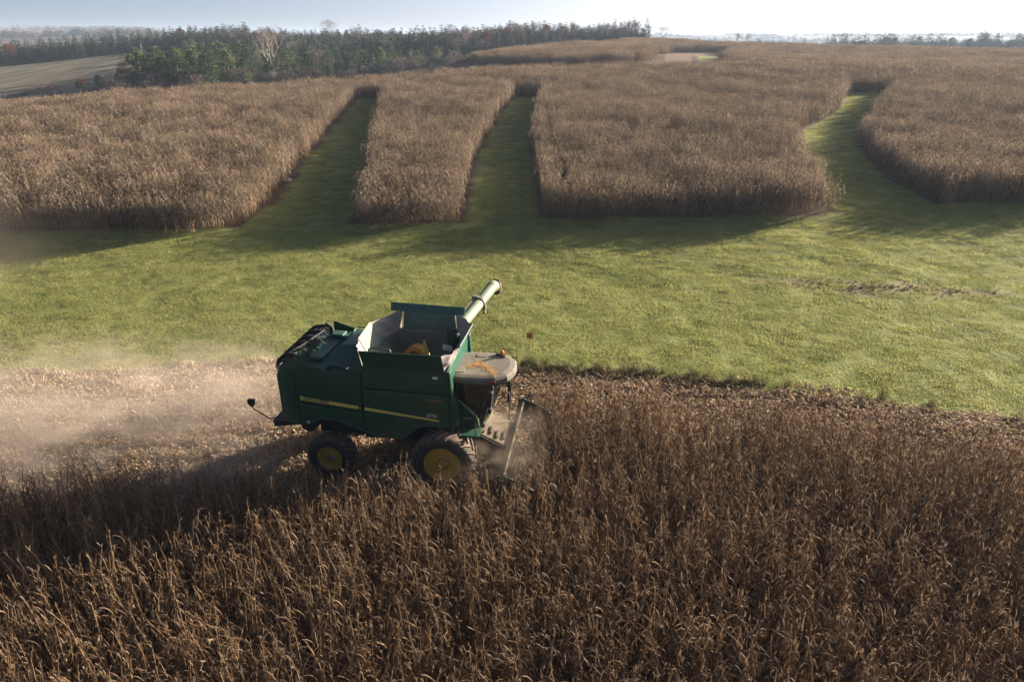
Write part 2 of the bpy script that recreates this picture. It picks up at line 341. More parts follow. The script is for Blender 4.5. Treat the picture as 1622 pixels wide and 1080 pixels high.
def tag(o, label=None, cat=None, group=None, kind=None):
    if label: o['label'] = label
    if cat: o['category'] = cat
    if group: o['group'] = group
    if kind: o['kind'] = kind
    return o
def empty(name, loc=(0, 0, 0), rz=0):
    o = bpy.data.objects.new(name, None); o.location = loc; o.rotation_euler = (0, 0, rz); o.empty_display_size = .3
    COL.objects.link(o); return o

def scatter(name, P, rot, sc, idx, protos, label=None):
    """one 'stuff' object: a cloud of points that carries a copy of one of the plant meshes at each point"""
    me = bpy.data.meshes.new(name); me.from_pydata([tuple(p) for p in P], [], [])
    n = len(P)
    a = me.attributes.new('rot', 'FLOAT_VECTOR', 'POINT'); a.data.foreach_set('vector', np.asarray(rot, np.float32).ravel())
    a = me.attributes.new('sca', 'FLOAT_VECTOR', 'POINT'); a.data.foreach_set('vector', np.asarray(sc, np.float32).ravel())
    a = me.attributes.new('idx', 'INT', 'POINT'); a.data.foreach_set('value', np.asarray(idx, np.int32))
    o = bpy.data.objects.new(name, me); COL.objects.link(o); o['kind'] = 'stuff'
    if label: o['label'] = label
    c = bpy.data.collections.new(name + '_source')
    for k, p in enumerate(protos):
        p.name = '%s_%02d' % (name, k); c.objects.link(p)
    g = bpy.data.node_groups.new(name, 'GeometryNodeTree')
    g.interface.new_socket('Geometry', in_out='INPUT', socket_type='NodeSocketGeometry')
    g.interface.new_socket('Geometry', in_out='OUTPUT', socket_type='NodeSocketGeometry')
    N = g.nodes; gi = N.new('NodeGroupInput'); go = N.new('NodeGroupOutput'); ip = N.new('GeometryNodeInstanceOnPoints')
    ci = N.new('GeometryNodeCollectionInfo'); ci.inputs['Collection'].default_value = c
    ci.inputs['Separate Children'].default_value = True; ci.inputs['Reset Children'].default_value = True
    def na(nm, tp):
        q = N.new('GeometryNodeInputNamedAttribute'); q.data_type = tp; q.inputs['Name'].default_value = nm
        return q.outputs['Attribute']
    L = g.links
    L.new(gi.outputs[0], ip.inputs['Points']); L.new(ci.outputs[0], ip.inputs['Instance'])
    ip.inputs['Pick Instance'].default_value = True
    L.new(na('idx', 'INT'), ip.inputs['Instance Index'])
    e2r = N.new('FunctionNodeEulerToRotation'); L.new(na('rot', 'FLOAT_VECTOR'), e2r.inputs[0]); L.new(e2r.outputs[0], ip.inputs['Rotation'])
    L.new(na('sca', 'FLOAT_VECTOR'), ip.inputs['Scale']); L.new(ip.outputs[0], go.inputs[0])
    md = o.modifiers.new('scatter', 'NODES'); md.node_group = g
    return o
# ------------------------------------------------------------------ ground
rng = np.random.default_rng(7); random.seed(7)
def axis(near, step, far, grow):
    a = [0.0]; s = step
    while a[-1] < far:
        if a[-1] > near: s *= grow
        a.append(a[-1] + s)
    return np.array(a)
xp = axis(46, .7, 5200, 1.09); xs = np.r_[-xp[::-1], xp[1:]]
yp = axis(62, .5, 150, 1.006); yq = yp[-1] + axis(60, 1.3, 6500, 1.06)[1:]
ys = np.r_[-60, -40, -25, -14, -7, -2, yp, yq]
GX, GY = np.meshgrid(xs, ys); GZ = hgt(GX, GY)
nv = GX.size; nxx = len(xs)
idx = np.arange(nv).reshape(GX.shape)
fc = np.stack([idx[:-1, :-1], idx[:-1, 1:], idx[1:, 1:], idx[1:, :-1]], -1).reshape(-1, 4)
me = bpy.data.meshes.new('ground'); me.vertices.add(nv); me.vertices.foreach_set('co', np.stack([GX, GY, GZ], -1).astype(np.float32).ravel())
me.loops.add(fc.size); me.loops.foreach_set('vertex_index', fc.ravel().astype(np.int32))
me.polygons.add(len(fc)); me.polygons.foreach_set('loop_start', np.arange(0, fc.size, 4, dtype=np.int32)); me.polygons.foreach_set('loop_total', np.full(len(fc), 4, np.int32))
me.polygons.foreach_set('use_smooth', np.ones(len(fc), bool)); me.update(); me.validate()
grass_m = ((GY > edge(GX) + .25 * wob(GX, GY, .8)) & (GY < farbot(GX) + 1) & (np.abs(GX) < 400))
for s in STRIPS: grass_m |= inpoly(GX, GY, s)
grass_m |= inpoly(GX, GY, GRASSTOP) | inpoly(GX, GY, CLEARING)
grass_m |= (np.hypot(GX, GY) > 450) & (wob(GX, GY, 60) > .45)
stub_m = ((GY <= edge(GX) + .25 * wob(GX, GY, .8)) & ~near_corn_mask(GX, GY) & (GY > 5)) | inpoly(GX, GY, PATH)
stub_m |= (GY > fieldback(GX)) & (GX > -14) & (GX < 46) & (GY < 184)
fld_m = inpoly(GX, GY, LEFTFIELD) | ((np.hypot(GX, GY) > 450) & (wob(GX, GY, 60) <= -.45))
brn = BARE(GX, GY)
zc = np.zeros((nv, 4), np.float32); zc[:, 0] = grass_m.ravel(); zc[:, 1] = np.maximum(stub_m, .55 * brn).ravel(); zc[:, 2] = fld_m.ravel(); zc[:, 3] = 1
za = me.color_attributes.new('zone', 'FLOAT_COLOR', 'POINT'); za.data.foreach_set('color', zc.ravel())
me.materials.append(M['ground'])
gob = bpy.data.objects.new('ground', me); COL.objects.link(gob)
tag(gob, 'rolling farm ground under the corn, the grass and the stubble', 'ground', kind='structure')

# ------------------------------------------------------------------ corn plants
def frame_of(az): return Vector((math.cos(az), math.sin(az), 0)), Vector((-math.sin(az), math.cos(az), 0))
def leaf(mb, base, az, L, w, e0, e1, n=5, twist=.5, pw=.6):
    u, sd = frame_of(az); p = Vector(base); vs = []
    tw = random.uniform(-twist, twist)
    for i in range(n + 1):
        f = i / n; e = e0 + (e1 - e0) * (f ** pw); ww = w * (1 - f ** 2.2) * (.55 + .9 * min(f * 3, 1) * .5)
        a = tw * f * 2.2; s2 = sd * math.cos(a) + Vector((0, 0, 1)).cross(sd) * math.sin(a)
        vs += [p - s2 * ww, p + s2 * ww]
        d = u * math.cos(e) + Vector((0, 0, 1)) * math.sin(e); p = p + d * (L / n) + sd * random.uniform(-.02, .02) * L
    mb.add(vs, [(2 * i, 2 * i + 1, 2 * i + 3, 2 * i + 2) for i in range(n)])
def corn(seed, detail=2, parts=None, at=(0, 0), H=None, into=None):
    """parts: dict of four builders, or a single builder 'into' with four materials"""
    random.seed(seed)
    H = H or random.uniform(1.42, 1.8); ox, oy = at
    g = parts or {}
    st = g.get('stem') or into; lf = g.get('leaf') or into; er = g.get('ear') or into; ta = g.get('tassel') or into
    def use(mb, i):
        mb.mi = i if into is not None else 0
        return mb
    bend = random.uniform(0, 6.28); amt = random.uniform(0, .16); lean = random.uniform(-.06, .06)
    def sp(z):
        f = z / H; return Vector((ox + math.cos(bend) * amt * f * f * H + lean * z, oy + math.sin(bend) * amt * f * f * H, z))
    use(st, 0).tone = random.random()
    ns = (2, 3, 5)[detail]
    st.tube([sp(H * i / ns) for i in range(ns + 1)], [.016 * (1 - .65 * i / ns) * (1.5 if detail == 0 else 1) for i in range(ns + 1)], 3 if detail < 2 else 5, cap=False)
    nl = (6, 14, 30)[detail]; az = random.uniform(0, 6.28); use(lf, 1)
    for i in range(nl):
        z = H * (.22 + .74 * (i / nl) ** (.7 if detail < 2 else 1)) * random.uniform(.95, 1.05); az += 2.6 + random.uniform(-.5, .5)
        lf.tone = min(1, max(0, random.gauss(.5, .25)))
        k = random.random()
        if k < .88: e0, e1, L = random.uniform(.2, 1.0), random.uniform(-1.85, -1.45), (random.uniform(.34, .58) if random.random() < .32 else random.uniform(.13, .30)) * (1.3 if detail < 2 else 1)      # limp, hanging down the stalk
        elif k < .97: e0, e1, L = random.uniform(.5, 1.1), random.uniform(-1.3, -.5), random.uniform(.25, .5)       # arching out
        else: e0, e1, L = random.uniform(.9, 1.3), random.uniform(.2, .9), random.uniform(.3, .5)                   # still stiff
        leaf(lf, sp(min(z, H * .97)), az, L * H / 1.5, random.uniform(.006, .0125) * (3.2 if detail == 0 else 2.05 if detail == 1 else 1), e0, e1, (2, 3, 6)[detail], .8, .38 if k < .88 else .6)
    if detail:
        use(er, 2).tone = random.random(); z = H * random.uniform(.42, .58); u, sd = frame_of(random.uniform(0, 6.28)); p = sp(z)
        a = p + u * .03; b = a + u * .07 + Vector((0, 0, random.choice((.05, -.12)))); c = b + u * .05 + Vector((0, 0, random.choice((.1, -.17))))
        er.tube([a, b, c], [.018, .036, .010], 5, cap=False)
    use(ta, 3)
    top = sp(H)
    for i in range((4, 4, 3)[detail]):
        ta.tone = random.random(); u, sd = frame_of(random.uniform(0, 6.28)); ln = random.uniform(.08, .2); sp_ = random.uniform(.05, .45 if detail == 2 else 1.2)
        q = top + Vector((0, 0, 1)) * ln * math.cos(sp_) + u * ln * math.sin(sp_)
        ww = (.022, .013, .0045)[detail]
        ta.add([top - sd * ww, top + sd * ww, q + sd * ww * .5 - Vector((0, 0, .02)), q - sd * ww * .5], [(0, 1, 2, 3)])
CORN_M = [M['corn_stem'], M['corn_leaf'], M['corn_ear'], M['corn_tassel']]
NV = 14
near_protos = []
for k in range(NV):
    mb = MB(); corn(100 + k, 2, into=mb); near_protos.append(mb.build('p', CORN_M, link=False))
def rows_near():
    out = []
    for r in range(60):
        v = -3.85 - .76 * r * .985
        x = -24.0 + random.uniform(0, .2)
        while x < 31:
            x += random.gauss(.10, .028)
            if random.random() < .04: continue
            xx = x + random.gauss(0, .015); out.append((xx, float(edge(xx)) + v + random.gauss(0, .04)))
    A = np.array(out); X, Y = A[:, 0], A[:, 1]
    Xe = X
    ok = near_corn_mask(X, Y) & (Y > 8.2) & (np.abs(X) < .80 * (Y + 2.2) + 3.2)
    return A[ok]
random.seed(11)
NP = rows_near()
zz = hgt(NP[:, 0], NP[:, 1]); n = len(NP)
nidx = rng.integers(0, NV, n); nrot = np.c_[rng.normal(0, .07, n), rng.normal(0, .07, n), rng.uniform(0, 6.28, n)]
lodged = rng.random(n) < .05; nrot[lodged, :2] += rng.normal(0, .45, (lodged.sum(), 2))
ns = rng.uniform(.86, 1.16, n) * (1 + .07 * wob(NP[:, 0], NP[:, 1], 1.5)); nsc = np.c_[ns, ns, ns * rng.uniform(.95, 1.06, n)]
# the 300 nearest in the frame stand as objects of their own
P3 = np.c_[NP, zz + 1.0]; cm = R(22.8)
rel = P3 - np.array([0, 0, 12.6]); dep = rel[:, 1] * math.cos(cm) - rel[:, 2] * math.sin(cm)
px = rel[:, 0] / dep * 1130; py = (rel[:, 1] * math.sin(cm) + rel[:, 2] * math.cos(cm)) / dep * 1130
vis = (np.abs(px) < 790) & (py > -560) & (dep > 3)
order = np.argsort(np.where(vis, dep, 1e9)); hero = set(order[:300].tolist())
part_meshes = []
for k in range(NV):
    g = {q: MB() for q in ('stem', 'leaf', 'ear', 'tassel')}; corn(100 + k, 2, parts=g)
    part_meshes.append([(nm, g[q].build(nm, M[mm], link=False).data) for nm, q, mm in (('stem', 'stem', 'corn_stem'), ('leaves', 'leaf', 'corn_leaf'), ('ear', 'ear', 'corn_ear'), ('tassel', 'tassel', 'corn_tassel'))])
for i in sorted(hero):
    e = bpy.data.objects.new('corn_plant', None); e.location = (NP[i, 0], NP[i, 1], zz[i] - .02)
    e.rotation_euler = nrot[i]; e.scale = nsc[i]; COL.objects.link(e)
    tag(e, 'dry brown corn plant with hanging leaves in the nearest rows along the bottom edge', 'corn plant', 'dry corn plants nearest the camera')
    for nm, d in part_meshes[nidx[i]]:
        c = bpy.data.objects.new(nm, d); c.parent = e; COL.objects.link(c)
rest = np.array([i for i in range(n) if i not in hero])
tag(scatter('standing_corn', np.c_[NP, zz - .02][rest], nrot[rest], nsc[rest], nidx[rest], near_protos), 'dry brown standing corn in front of and beside the combine harvester', 'corn')

# ---- corn on the hill: blocks of rows
def block(seed, w, d, nrow, nper, detail, H):
    mb = MB()
    for r in range(nrow):
        for k in range(nper):
            random.seed(seed * 977 + r * 41 + k)
            corn(seed * 1000 + r * 37 + k, detail, at=(-w / 2 + w * (k + random.uniform(.1, .9)) / nper, -d / 2 + d * (r + .5 + random.uniform(-.06, .06)) / nrow), H=H * random.uniform(.84, 1.12), into=mb)
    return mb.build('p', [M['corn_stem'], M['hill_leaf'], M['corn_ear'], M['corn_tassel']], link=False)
def grid(x0, x1, y0, y1, sx, sy, mask, cone=.80, pad=8):
    X, Y = np.meshgrid(np.arange(x0, x1, sx), np.arange(y0, y1, sy)); X = X.ravel(); Y = Y.ravel()
    ok = mask(X, Y) & (np.abs(X) < cone * Y + pad); return X[ok], Y[ok]
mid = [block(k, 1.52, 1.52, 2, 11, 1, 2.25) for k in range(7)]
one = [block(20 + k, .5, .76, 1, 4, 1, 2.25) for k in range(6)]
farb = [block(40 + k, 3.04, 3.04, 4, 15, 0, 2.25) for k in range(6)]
def scat_field(name, X, Y, protos, label, cat, jit=.12, flip=True, smin=.9, smax=1.1):
    n = len(X); X = X + rng.uniform(-jit, jit, n); Y = Y + rng.uniform(-jit, jit, n)
    Z = hgt(X, Y); e = .5
    gx = (hgt(X + e, Y) - hgt(X - e, Y)) / (2 * e); gy = (hgt(X, Y + e) - hgt(X, Y - e)) / (2 * e)
    rz = np.where(rng.random(n) < .5, 0, math.pi) if flip else rng.uniform(0, 6.28, n)
    s = np.where(rz > 1, -1, 1)
    rot = np.c_[np.arctan(gy) * s if flip else 0 * gy, -np.arctan(gx) * s if flip else 0 * gx, rz + rng.normal(0, .03, n)]
    sc = rng.uniform(smin, smax, n); sc = np.c_[np.ones(n), np.ones(n), sc * (1 + .13 * wob(X, Y, 5) + .10 * wob(X, Y, 1.5))]
    return tag(scatter(name, np.c_[X, Y, Z - .03], rot, sc, rng.integers(0, len(protos), n), protos), label, cat)
inner = lambda X, Y: field_far_mask(X, Y) & field_far_mask(X - 1.3, Y) & field_far_mask(X + 1.3, Y) & field_far_mask(X, Y - 1.3) & field_far_mask(X, Y + .9)
BIG = 124
# whole blocks inside, small clumps along every edge
X, Y = grid(-115, 110, 47.5, BIG, 1.52, 1.52, inner)
scat_field('hillside_corn', X, Y, mid, 'tan standing corn covering the hillside between the grass strips', 'corn', .06)
KEY = set((round(a / 1.52), round(b / 1.52)) for a, b in zip(X + 115, Y - 47.5))
X2, Y2 = grid(-115, 110, 47.5, BIG + 3, .5, .76, field_far_mask)
kx = np.round((X2 + 115) / 1.52).astype(int); ky = np.round((Y2 - 47.5) / 1.52).astype(int)
ok = np.array([(a, b) not in KEY for a, b in zip(kx, ky)]) & (Y2 < BIG - .8 + 2 * (rng.random(len(X2))))
near_edge = ~(inner(X2, Y2)) | (Y2 > BIG - 1)
ok &= near_edge
scat_field('corn_edge', X2[ok], Y2[ok], one, 'tan standing corn along the edges of the grass strips', 'corn', .06, True, .85, 1.12)
fm = lambda X, Y: field_far_mask(X, Y) & (Y >= BIG)
X, Y = grid(-140, 330, BIG + 1.5, 300, 3.04, 2.9, lambda X, Y: fm(X, Y) & field_far_mask(X, Y + 1.5) & field_far_mask(X - 1.5, Y) & field_far_mask(X + 1.5, Y), .76, 6)
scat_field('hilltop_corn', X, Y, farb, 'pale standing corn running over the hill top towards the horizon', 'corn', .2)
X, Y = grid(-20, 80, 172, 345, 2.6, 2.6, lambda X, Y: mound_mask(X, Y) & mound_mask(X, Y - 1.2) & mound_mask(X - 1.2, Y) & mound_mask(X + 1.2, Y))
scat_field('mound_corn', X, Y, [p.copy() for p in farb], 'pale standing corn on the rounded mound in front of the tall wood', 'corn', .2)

# ------------------------------------------------------------------ stubble and litter
def litter_patch(seed, s=1.5):
    random.seed(seed); mb = MB()
    for _ in range(120):
        x, y = random.uniform(-s / 2, s / 2), random.uniform(-s / 2, s / 2); mb.tone = min(1, max(0, random.gauss(.55, .25)))
        k = random.random()
        if k < .62: leaf(mb, (x, y, random.uniform(.01, .10)), random.uniform(0, 6.28), random.uniform(.14, .36), random.uniform(.02, .042), random.uniform(.1, 1.0), random.uniform(-1.0, -.2), 3, .9)
        elif k < .8:
            a = random.uniform(0, 6.28); l = random.uniform(.15, .45); z = random.uniform(.02, .08)
            mb.tube([(x, y, z), (x + l * math.cos(a), y + l * math.sin(a), z + random.uniform(-.03, .07))], .011, 3, cap=False)
        else:
            a = random.uniform(0, 6.28); mb.tube([(x, y, .03), (x + .08 * math.cos(a), y + .08 * math.sin(a), .05), (x + .17 * math.cos(a), y + .17 * math.sin(a), .03)], [.012, .032, .01], 4, cap=False)
    for r in (-.38, .38):
        for _ in range(8):
            mb.tone = random.uniform(.3, .8); x = random.uniform(-s / 2, s / 2)
            mb.tube([(x, r, 0), (x + random.uniform(-.08, .08), r + random.uniform(-.08, .08), random.uniform(.1, .28))], .013, 4, cap=False)
    return mb.build('p', M['litter'], link=False)
lp = [litter_patch(300 + k) for k in range(6)]
stubm = lambda X, Y: (Y < edge(X) - .1 + .5 * wob(X, Y, .8)) & ~near_corn_mask(X, Y)
X, Y = grid(-30, 34, 11, 29, .95, .95, stubm, .82, 6)
kk = len(X); Z = hgt(X, Y)
tag(scatter('corn_stubble', np.c_[X + rng.uniform(-.3, .3, kk), Y + rng.uniform(-.3, .3, kk), Z], np.c_[np.zeros(kk), np.zeros(kk), rng.normal(-.08, .12, kk) + np.where(rng.random(kk) < .5, 0, math.pi)], np.c_[np.ones(kk), np.ones(kk), rng.uniform(.7, 1.5, kk)], rng.integers(0, 6, kk), lp),
    'pale corn stubble and shredded husks left behind the harvester', 'stubble')

# ------------------------------------------------------------------ grass
def grass_patch(seed, s=1.1, nb=420, h0=.03, h1=.085, wd=.008):
    random.seed(seed); mb = MB()
    cl = [(random.uniform(-s / 2, s / 2), random.uniform(-s / 2, s / 2), random.uniform(.8, 1.3)) for _ in range(10)]
    for _ in range(nb):
        if random.random() < .5: cx, cy, k = random.choice(cl); x = cx + random.gauss(0, .14); y = cy + random.gauss(0, .14)
        else: x, y, k = random.uniform(-s / 2, s / 2), random.uniform(-s / 2, s / 2), .8
        mb.tone = min(1, max(0, random.gauss(.48, .2) + (.35 if random.random() < .06 else 0)))
        h = random.uniform(h0, h1) * k; a = random.uniform(0, 6.28); u, sd = frame_of(a); l = random.uniform(.2, .9) * h
        b = Vector((x, y, 0)); m = b + Vector((0, 0, h * .6)) + u * l * .3; t = b + Vector((0, 0, h)) + u * l
        mb.add([b - sd * wd, b + sd * wd, m + sd * wd * .8, m - sd * wd * .8, t], [(0, 1, 2, 3), (3, 2, 4)])
    return mb.build('p', M['grass'], link=False)
gp = [grass_patch(500 + k) for k in range(6)]
def gm(X, Y):
    m = (Y > edge(X) + .15 + .3 * wob(X, Y, .8)) & (Y < farbot(X))
    for s in STRIPS: m |= inpoly(X, Y, s) & (Y > 46)
    return m
X, Y = grid(-70, 75, 20, 130, .75, .75, gm, .80, 5); kk = len(X)
keep = ((Y < 64) | (rng.random(kk) < .75)) & (~BARE(X, Y) | (rng.random(kk) < .3)); X, Y = X[keep], Y[keep]; kk = len(X)
hs = .9 + .08 * wob(X, Y, 1.6) + .14 * wob(X + 9, Y, 5) + .30 * np.sin((Y - edge(X)) * 6.283 / 1.7 + .6 * wob(X, Y, 6)); hs = np.clip(hs * rng.uniform(.75, 1.2, kk), .3, 1.5)
tag(scatter('grass', np.c_[X + rng.uniform(-.4, .4, kk), Y + rng.uniform(-.4, .4, kk), hgt(X, Y) - .005], np.c_[np.zeros(kk), np.zeros(kk), rng.uniform(0, 6.28, kk)], np.c_[rng.uniform(.9, 1.3, kk), rng.uniform(.9, 1.3, kk), hs], rng.integers(0, 6, kk), gp),
    'short green grass of the waterway and the strips up the hill', 'grass')
wp = []
for k in range(4):
    random.seed(700 + k); mb = MB()
    for _ in range(120):
        r = abs(random.gauss(0, .16)); a0 = random.uniform(0, 6.28); b = Vector((r * math.cos(a0), r * math.sin(a0), 0)); mb.tone = random.random() ** 1.4
        h = random.uniform(.2, .52); u, sd = frame_of(a0 + random.uniform(-.8, .8)); l = h * random.uniform(.1, .8); wd = .008
        m = b + Vector((0, 0, h * .6)) + u * l * .3; t = b + Vector((0, 0, h * .95)) + u * l
        mb.add([b - sd * wd, b + sd * wd, m + sd * wd * .8, m - sd * wd * .8, t], [(0, 1, 2, 3), (3, 2, 4)])
    wp.append(mb.build('p', M['weed'], link=False))
xs_ = rng.uniform(-24, 26, 900); dn = .10 + .90 * ((xs_ > .3) & (xs_ < 10)) ; dn *= (.5 + .5 * wob(xs_, xs_ * 0, 1.2)) 
xs_ = xs_[rng.random(900) < dn]; kk = len(xs_)
ye = edge(xs_) + rng.normal(.1, .22, kk)
# brown rank patches inside the grass
bx = np.r_[rng.normal(21, 2.8, 260), rng.normal(-4.5, .7, 26), rng.normal(-18, 1.2, 10)]; by = np.r_[rng.normal(37.2, .5, 260), rng.normal(45.7, .18, 26), rng.normal(31, .3, 10)]
by[:260] -= (bx[:260] - 21) * .14
xs_ = np.r_[xs_, bx]; ye = np.r_[ye, by]; kk = len(xs_)
s = rng.uniform(.35, .85, kk); s[-296:] *= .25
tag(scatter('weeds', np.c_[xs_, ye, hgt(xs_, ye)], np.c_[np.zeros(kk), np.zeros(kk), rng.uniform(0, 6.28, kk)], np.c_[s * 1.2, s * 1.2, s], rng.integers(0, 4, kk), wp),
    'rank dry weeds along the grass edge and in brown patches of the meadow', 'weeds')
# ------------------------------------------------------------------ the combine harvester (x forward, y to the far side, z up; origin under the front axle)
HV = empty('combine_harvester', CO, CYAW)
tag(HV, 'dark green combine harvester with yellow wheels and open grain tank cutting corn', 'combine harvester')
HW = 1.62
def yprof(x, z):
    y = HW - .045 * max(0, z - 3.0) ** 1.4 - .05 * max(0, 2.1 - z)
    xx = x
    if x < -4.62:
        t = min(1, (-4.62 - x) / .56); y -= .46 * (1 - math.sqrt(max(0, 1 - t * t)))
    return xx, y
SK = [(-5.18, 2.08), (-4.9, 1.86), (-4.35, 1.80), (-4.08, 1.90), (-3.95, 2.03), (-3.75, 2.10), (-3.35, 2.07), (-2.9, 1.94), (-2.45, 1.74), (-2.0, 1.59), (-1.45, 1.55), (-1.22, 1.62), (-1.0, 1.82), (-.75, 2.02), (-.35, 2.11), (.2, 2.07)]
def skirt(x): return float(np.interp(x, [p[0] for p in SK], [p[1] for p in SK]))
def lin(*pts): return lambda x: float(np.interp(x, [p[0] for p in pts], [p[1] for p in pts]))
doorbot = lin((-4.43, 2.60), (-4.35, 2.57), (-2.46, 2.37))
doortop = lin((-4.43, 3.98), (-4.40, 4.0), (-4.0, 3.86), (-3.4, 3.68), (-3.22, 3.655), (-3.0, 3.69), (-2.46, 3.955))
# inner body: dark box hull that the panels hang on
b = MB(); b.prism([(-5.05, 2.1), (-4.2, 1.95), (-4.0, 2.15), (-3.3, 2.15), (-2.4, 1.8), (-1.3, 1.65), (-.7, 2.1), (.2, 2.1), (.2, 2.9), (-2.38, 2.9), (-2.40, 3.70), (-4.95, 3.66), (-5.08, 3.4)], -1.53, 1.53)
b.box((.15, 0, 3.38), (.08, 3.06, .98)); b.box((-2.385, 0, 3.40), (.05, 3.06, .94))
b.build('body_hull', M['green_skylit'], HV, bevel=.03)
for sd in (-1, 1):
    b = MB(); panel(b, -4.43, -2.46, doorbot, doortop, yprof, sd, 20, 10)
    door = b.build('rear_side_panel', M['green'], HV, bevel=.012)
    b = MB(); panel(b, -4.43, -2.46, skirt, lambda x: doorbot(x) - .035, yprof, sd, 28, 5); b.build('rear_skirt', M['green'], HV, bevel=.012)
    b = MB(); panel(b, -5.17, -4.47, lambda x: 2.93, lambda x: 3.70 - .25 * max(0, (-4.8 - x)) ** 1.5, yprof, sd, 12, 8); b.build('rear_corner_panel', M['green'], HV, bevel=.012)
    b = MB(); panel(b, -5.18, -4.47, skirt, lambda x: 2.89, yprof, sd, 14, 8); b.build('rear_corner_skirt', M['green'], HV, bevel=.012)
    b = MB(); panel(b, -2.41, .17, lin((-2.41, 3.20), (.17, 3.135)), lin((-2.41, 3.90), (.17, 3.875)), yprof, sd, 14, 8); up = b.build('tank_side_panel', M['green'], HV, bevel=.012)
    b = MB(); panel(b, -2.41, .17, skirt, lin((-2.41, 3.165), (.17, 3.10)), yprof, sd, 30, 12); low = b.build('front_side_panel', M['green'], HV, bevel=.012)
    # wheel-arch lips
    b = MB(); b.tube([(x, sd * (yprof(x, skirt(x))[1] + .004), skirt(x)) for x in np.linspace(-4.1, -2.0, 22)], .022, 6); b.build('arch_lip', M['green_skylit'], HV)
    b = MB(); b.tube([(x, sd * (yprof(x, skirt(x))[1] + .004), skirt(x)) for x in np.linspace(-1.4, .18, 18)], .018, 6); b.build('arch_lip', M['green_skylit'], HV)
    # front corner with its ribs
    b = MB(); b.prism([(.19, 2.08), (.44, 2.10), (.40, 2.7), (.30, 3.05), (.24, 3.86), (.19, 3.86)], sd * 1.60, sd * 1.30)
    fc = b.build('front_corner_post', M['green'], HV, bevel=.03)
    b = MB()
    for dx in (0, .075): b.tube([(.22 + dx, sd * 1.605, 3.02), (.25 + dx, sd * 1.61, 2.65), (.33 + dx, sd * 1.60, 2.14)], .018, 6)
    b.build('rib', M['green'], fc)
    # yellow stripe in two lengths and the lettering
    zt = lambda x: 2.805 - .117 * (x + 4.4); zb = lambda x: 2.672 - .0985 * (x + 4.4)
    for a0, a1, par in ((-4.37, -2.50, door), (-2.38, -.13, low)):
        b = MB(); y0 = sd * (HW + .001); y1 = sd * (HW + .006)
        b.prism([(a0, zb(a0)), (a1, zb(a1)), (a1, max(zt(a1), zb(a1) + .012)), (a0, zt(a0))], y0, y1); b.build('stripe', M['stripe'], par)
    def text(s, x, z, size, m, parent, ang=0, shear=0, ext=.004, spacing=1.0, yoff=.008):
        c = bpy.data.curves.new('lettering', 'FONT'); c.body = s; c.size = size; c.extrude = ext; c.shear = shear; c.space_character = spacing; c.offset = size * .018
        c.materials.append(m)
        o = bpy.data.objects.new('lettering', c)
        if sd < 0: o.location = (x, -(HW + yoff), z); o.rotation_euler = (R(90), R(ang), 0)
        else: o.location = (x, HW + yoff, z); o.rotation_euler = (R(90), R(-ang), R(180))
        me = bpy.data.meshes.new_from_object(o); q = bpy.data.objects.new('lettering', me); q.location = o.location; q.rotation_euler = o.rotation_euler
        bpy.data.objects.remove(o); q.parent = parent; COL.objects.link(q); return q
    fx = (lambda x, wd: x) if sd < 0 else (lambda x, wd: x + wd)
    text('JOHN DEERE', fx(-4.27, .95), 2.688 if sd < 0 else 2.60, .135, M['black'], door, 5.6, spacing=1.05)
    text('S770', fx(-.50, .34), 2.40, .15, M['pale_text'], low, 4, shear=.25)
    text('ProDrive', fx(-.52, .5), 2.905, .135, M['red_text'], low, 3, shear=.35)
    b = MB(); b.box((-.19, sd * (HW - .028), 3.66), (.15, .014, .075)); b.build('white_sticker', M['white'], up)
    b = MB()
    for x, z in ((-4.36, 3.2), (-2.54, 3.1), (-2.54, 2.55)): b.box((x, sd * (HW + .002), z), (.05, .02, .12))
    b.build('latch', M['black'], door)
    b = MB()
    for k in range(5): b.box((-.62, sd * (HW - .004), 2.16 + .03 * k), (.30, .016, .012))
    b.build('vent', M['black'], low)
    b = MB(); b.box((-1.3, sd * (HW - .012), 2.93), (1.7, .02, .016)); b.box((-1.15, sd * (HW - .012), 3.52), (2.3, .02, .014)); b.build('trim_strip', M['green_skylit'], HV)
    b = MB(); b.box((-4.20, sd * (HW + .0), 1.93), (.07, .02, .07)); b.build('reflector', M['white'], HV)
    b = MB(); b.box((-.95, sd * 1.50, 1.50), (.07, .02, .06)); b.build('reflector', M['white'], HV)

# underside: chassis, axles, tanks, straw chopper
b = MB(); b.box((-1.9, 0, 1.45), (4.6, 1.7, .55)); b.box((-2.0, 0, 1.15), (1.6, 1.3, .4)); b.box((-3.0, .8, 1.5), (.5, .5, .7)); b.box((-1.2, -1.1, 1.45), (.8, .6, .3)); b.box((-2.9, -.9, 1.65), (.7, .5, .4))
b.build('chassis', M['black'], HV, bevel=.04)
b = MB(); b.tube([(0, -1.3, .98), (0, 1.3, .98)], .20, 12); b.box((0, 0, 1.2), (.5, 1.6, .6)); b.build('front_axle', M['black'], HV)
b = MB(); b.tube([(-3.61, -1.25, .76), (-3.61, 1.25, .76)], .11, 10); b.box((-3.61, 0, 1.1), (.3, .5, .7)); b.build('rear_axle', M['black'], HV)
b = MB()
pr = [(-4.62, 1.86), (-4.05, 1.88), (-3.98, 1.72), (-4.12, 1.52), (-4.32, 1.46), (-4.52, 1.56)]
b.prism(pr, -1.45, 1.45); b.build('straw_chopper', M['black'], HV, bevel=.05)
b = MB(); b.slab([(-5.55, -1.25, 1.62), (-4.5, -1.42, 1.78), (-4.5, 1.42, 1.78), (-5.55, 1.25, 1.62)], .05); b.box((-5.0, -1.30, 1.66), (1.0, .03, .16), (0, -.16, 0)); b.box((-5.0, 1.30, 1.66), (1.0, .03, .16), (0, -.16, 0))
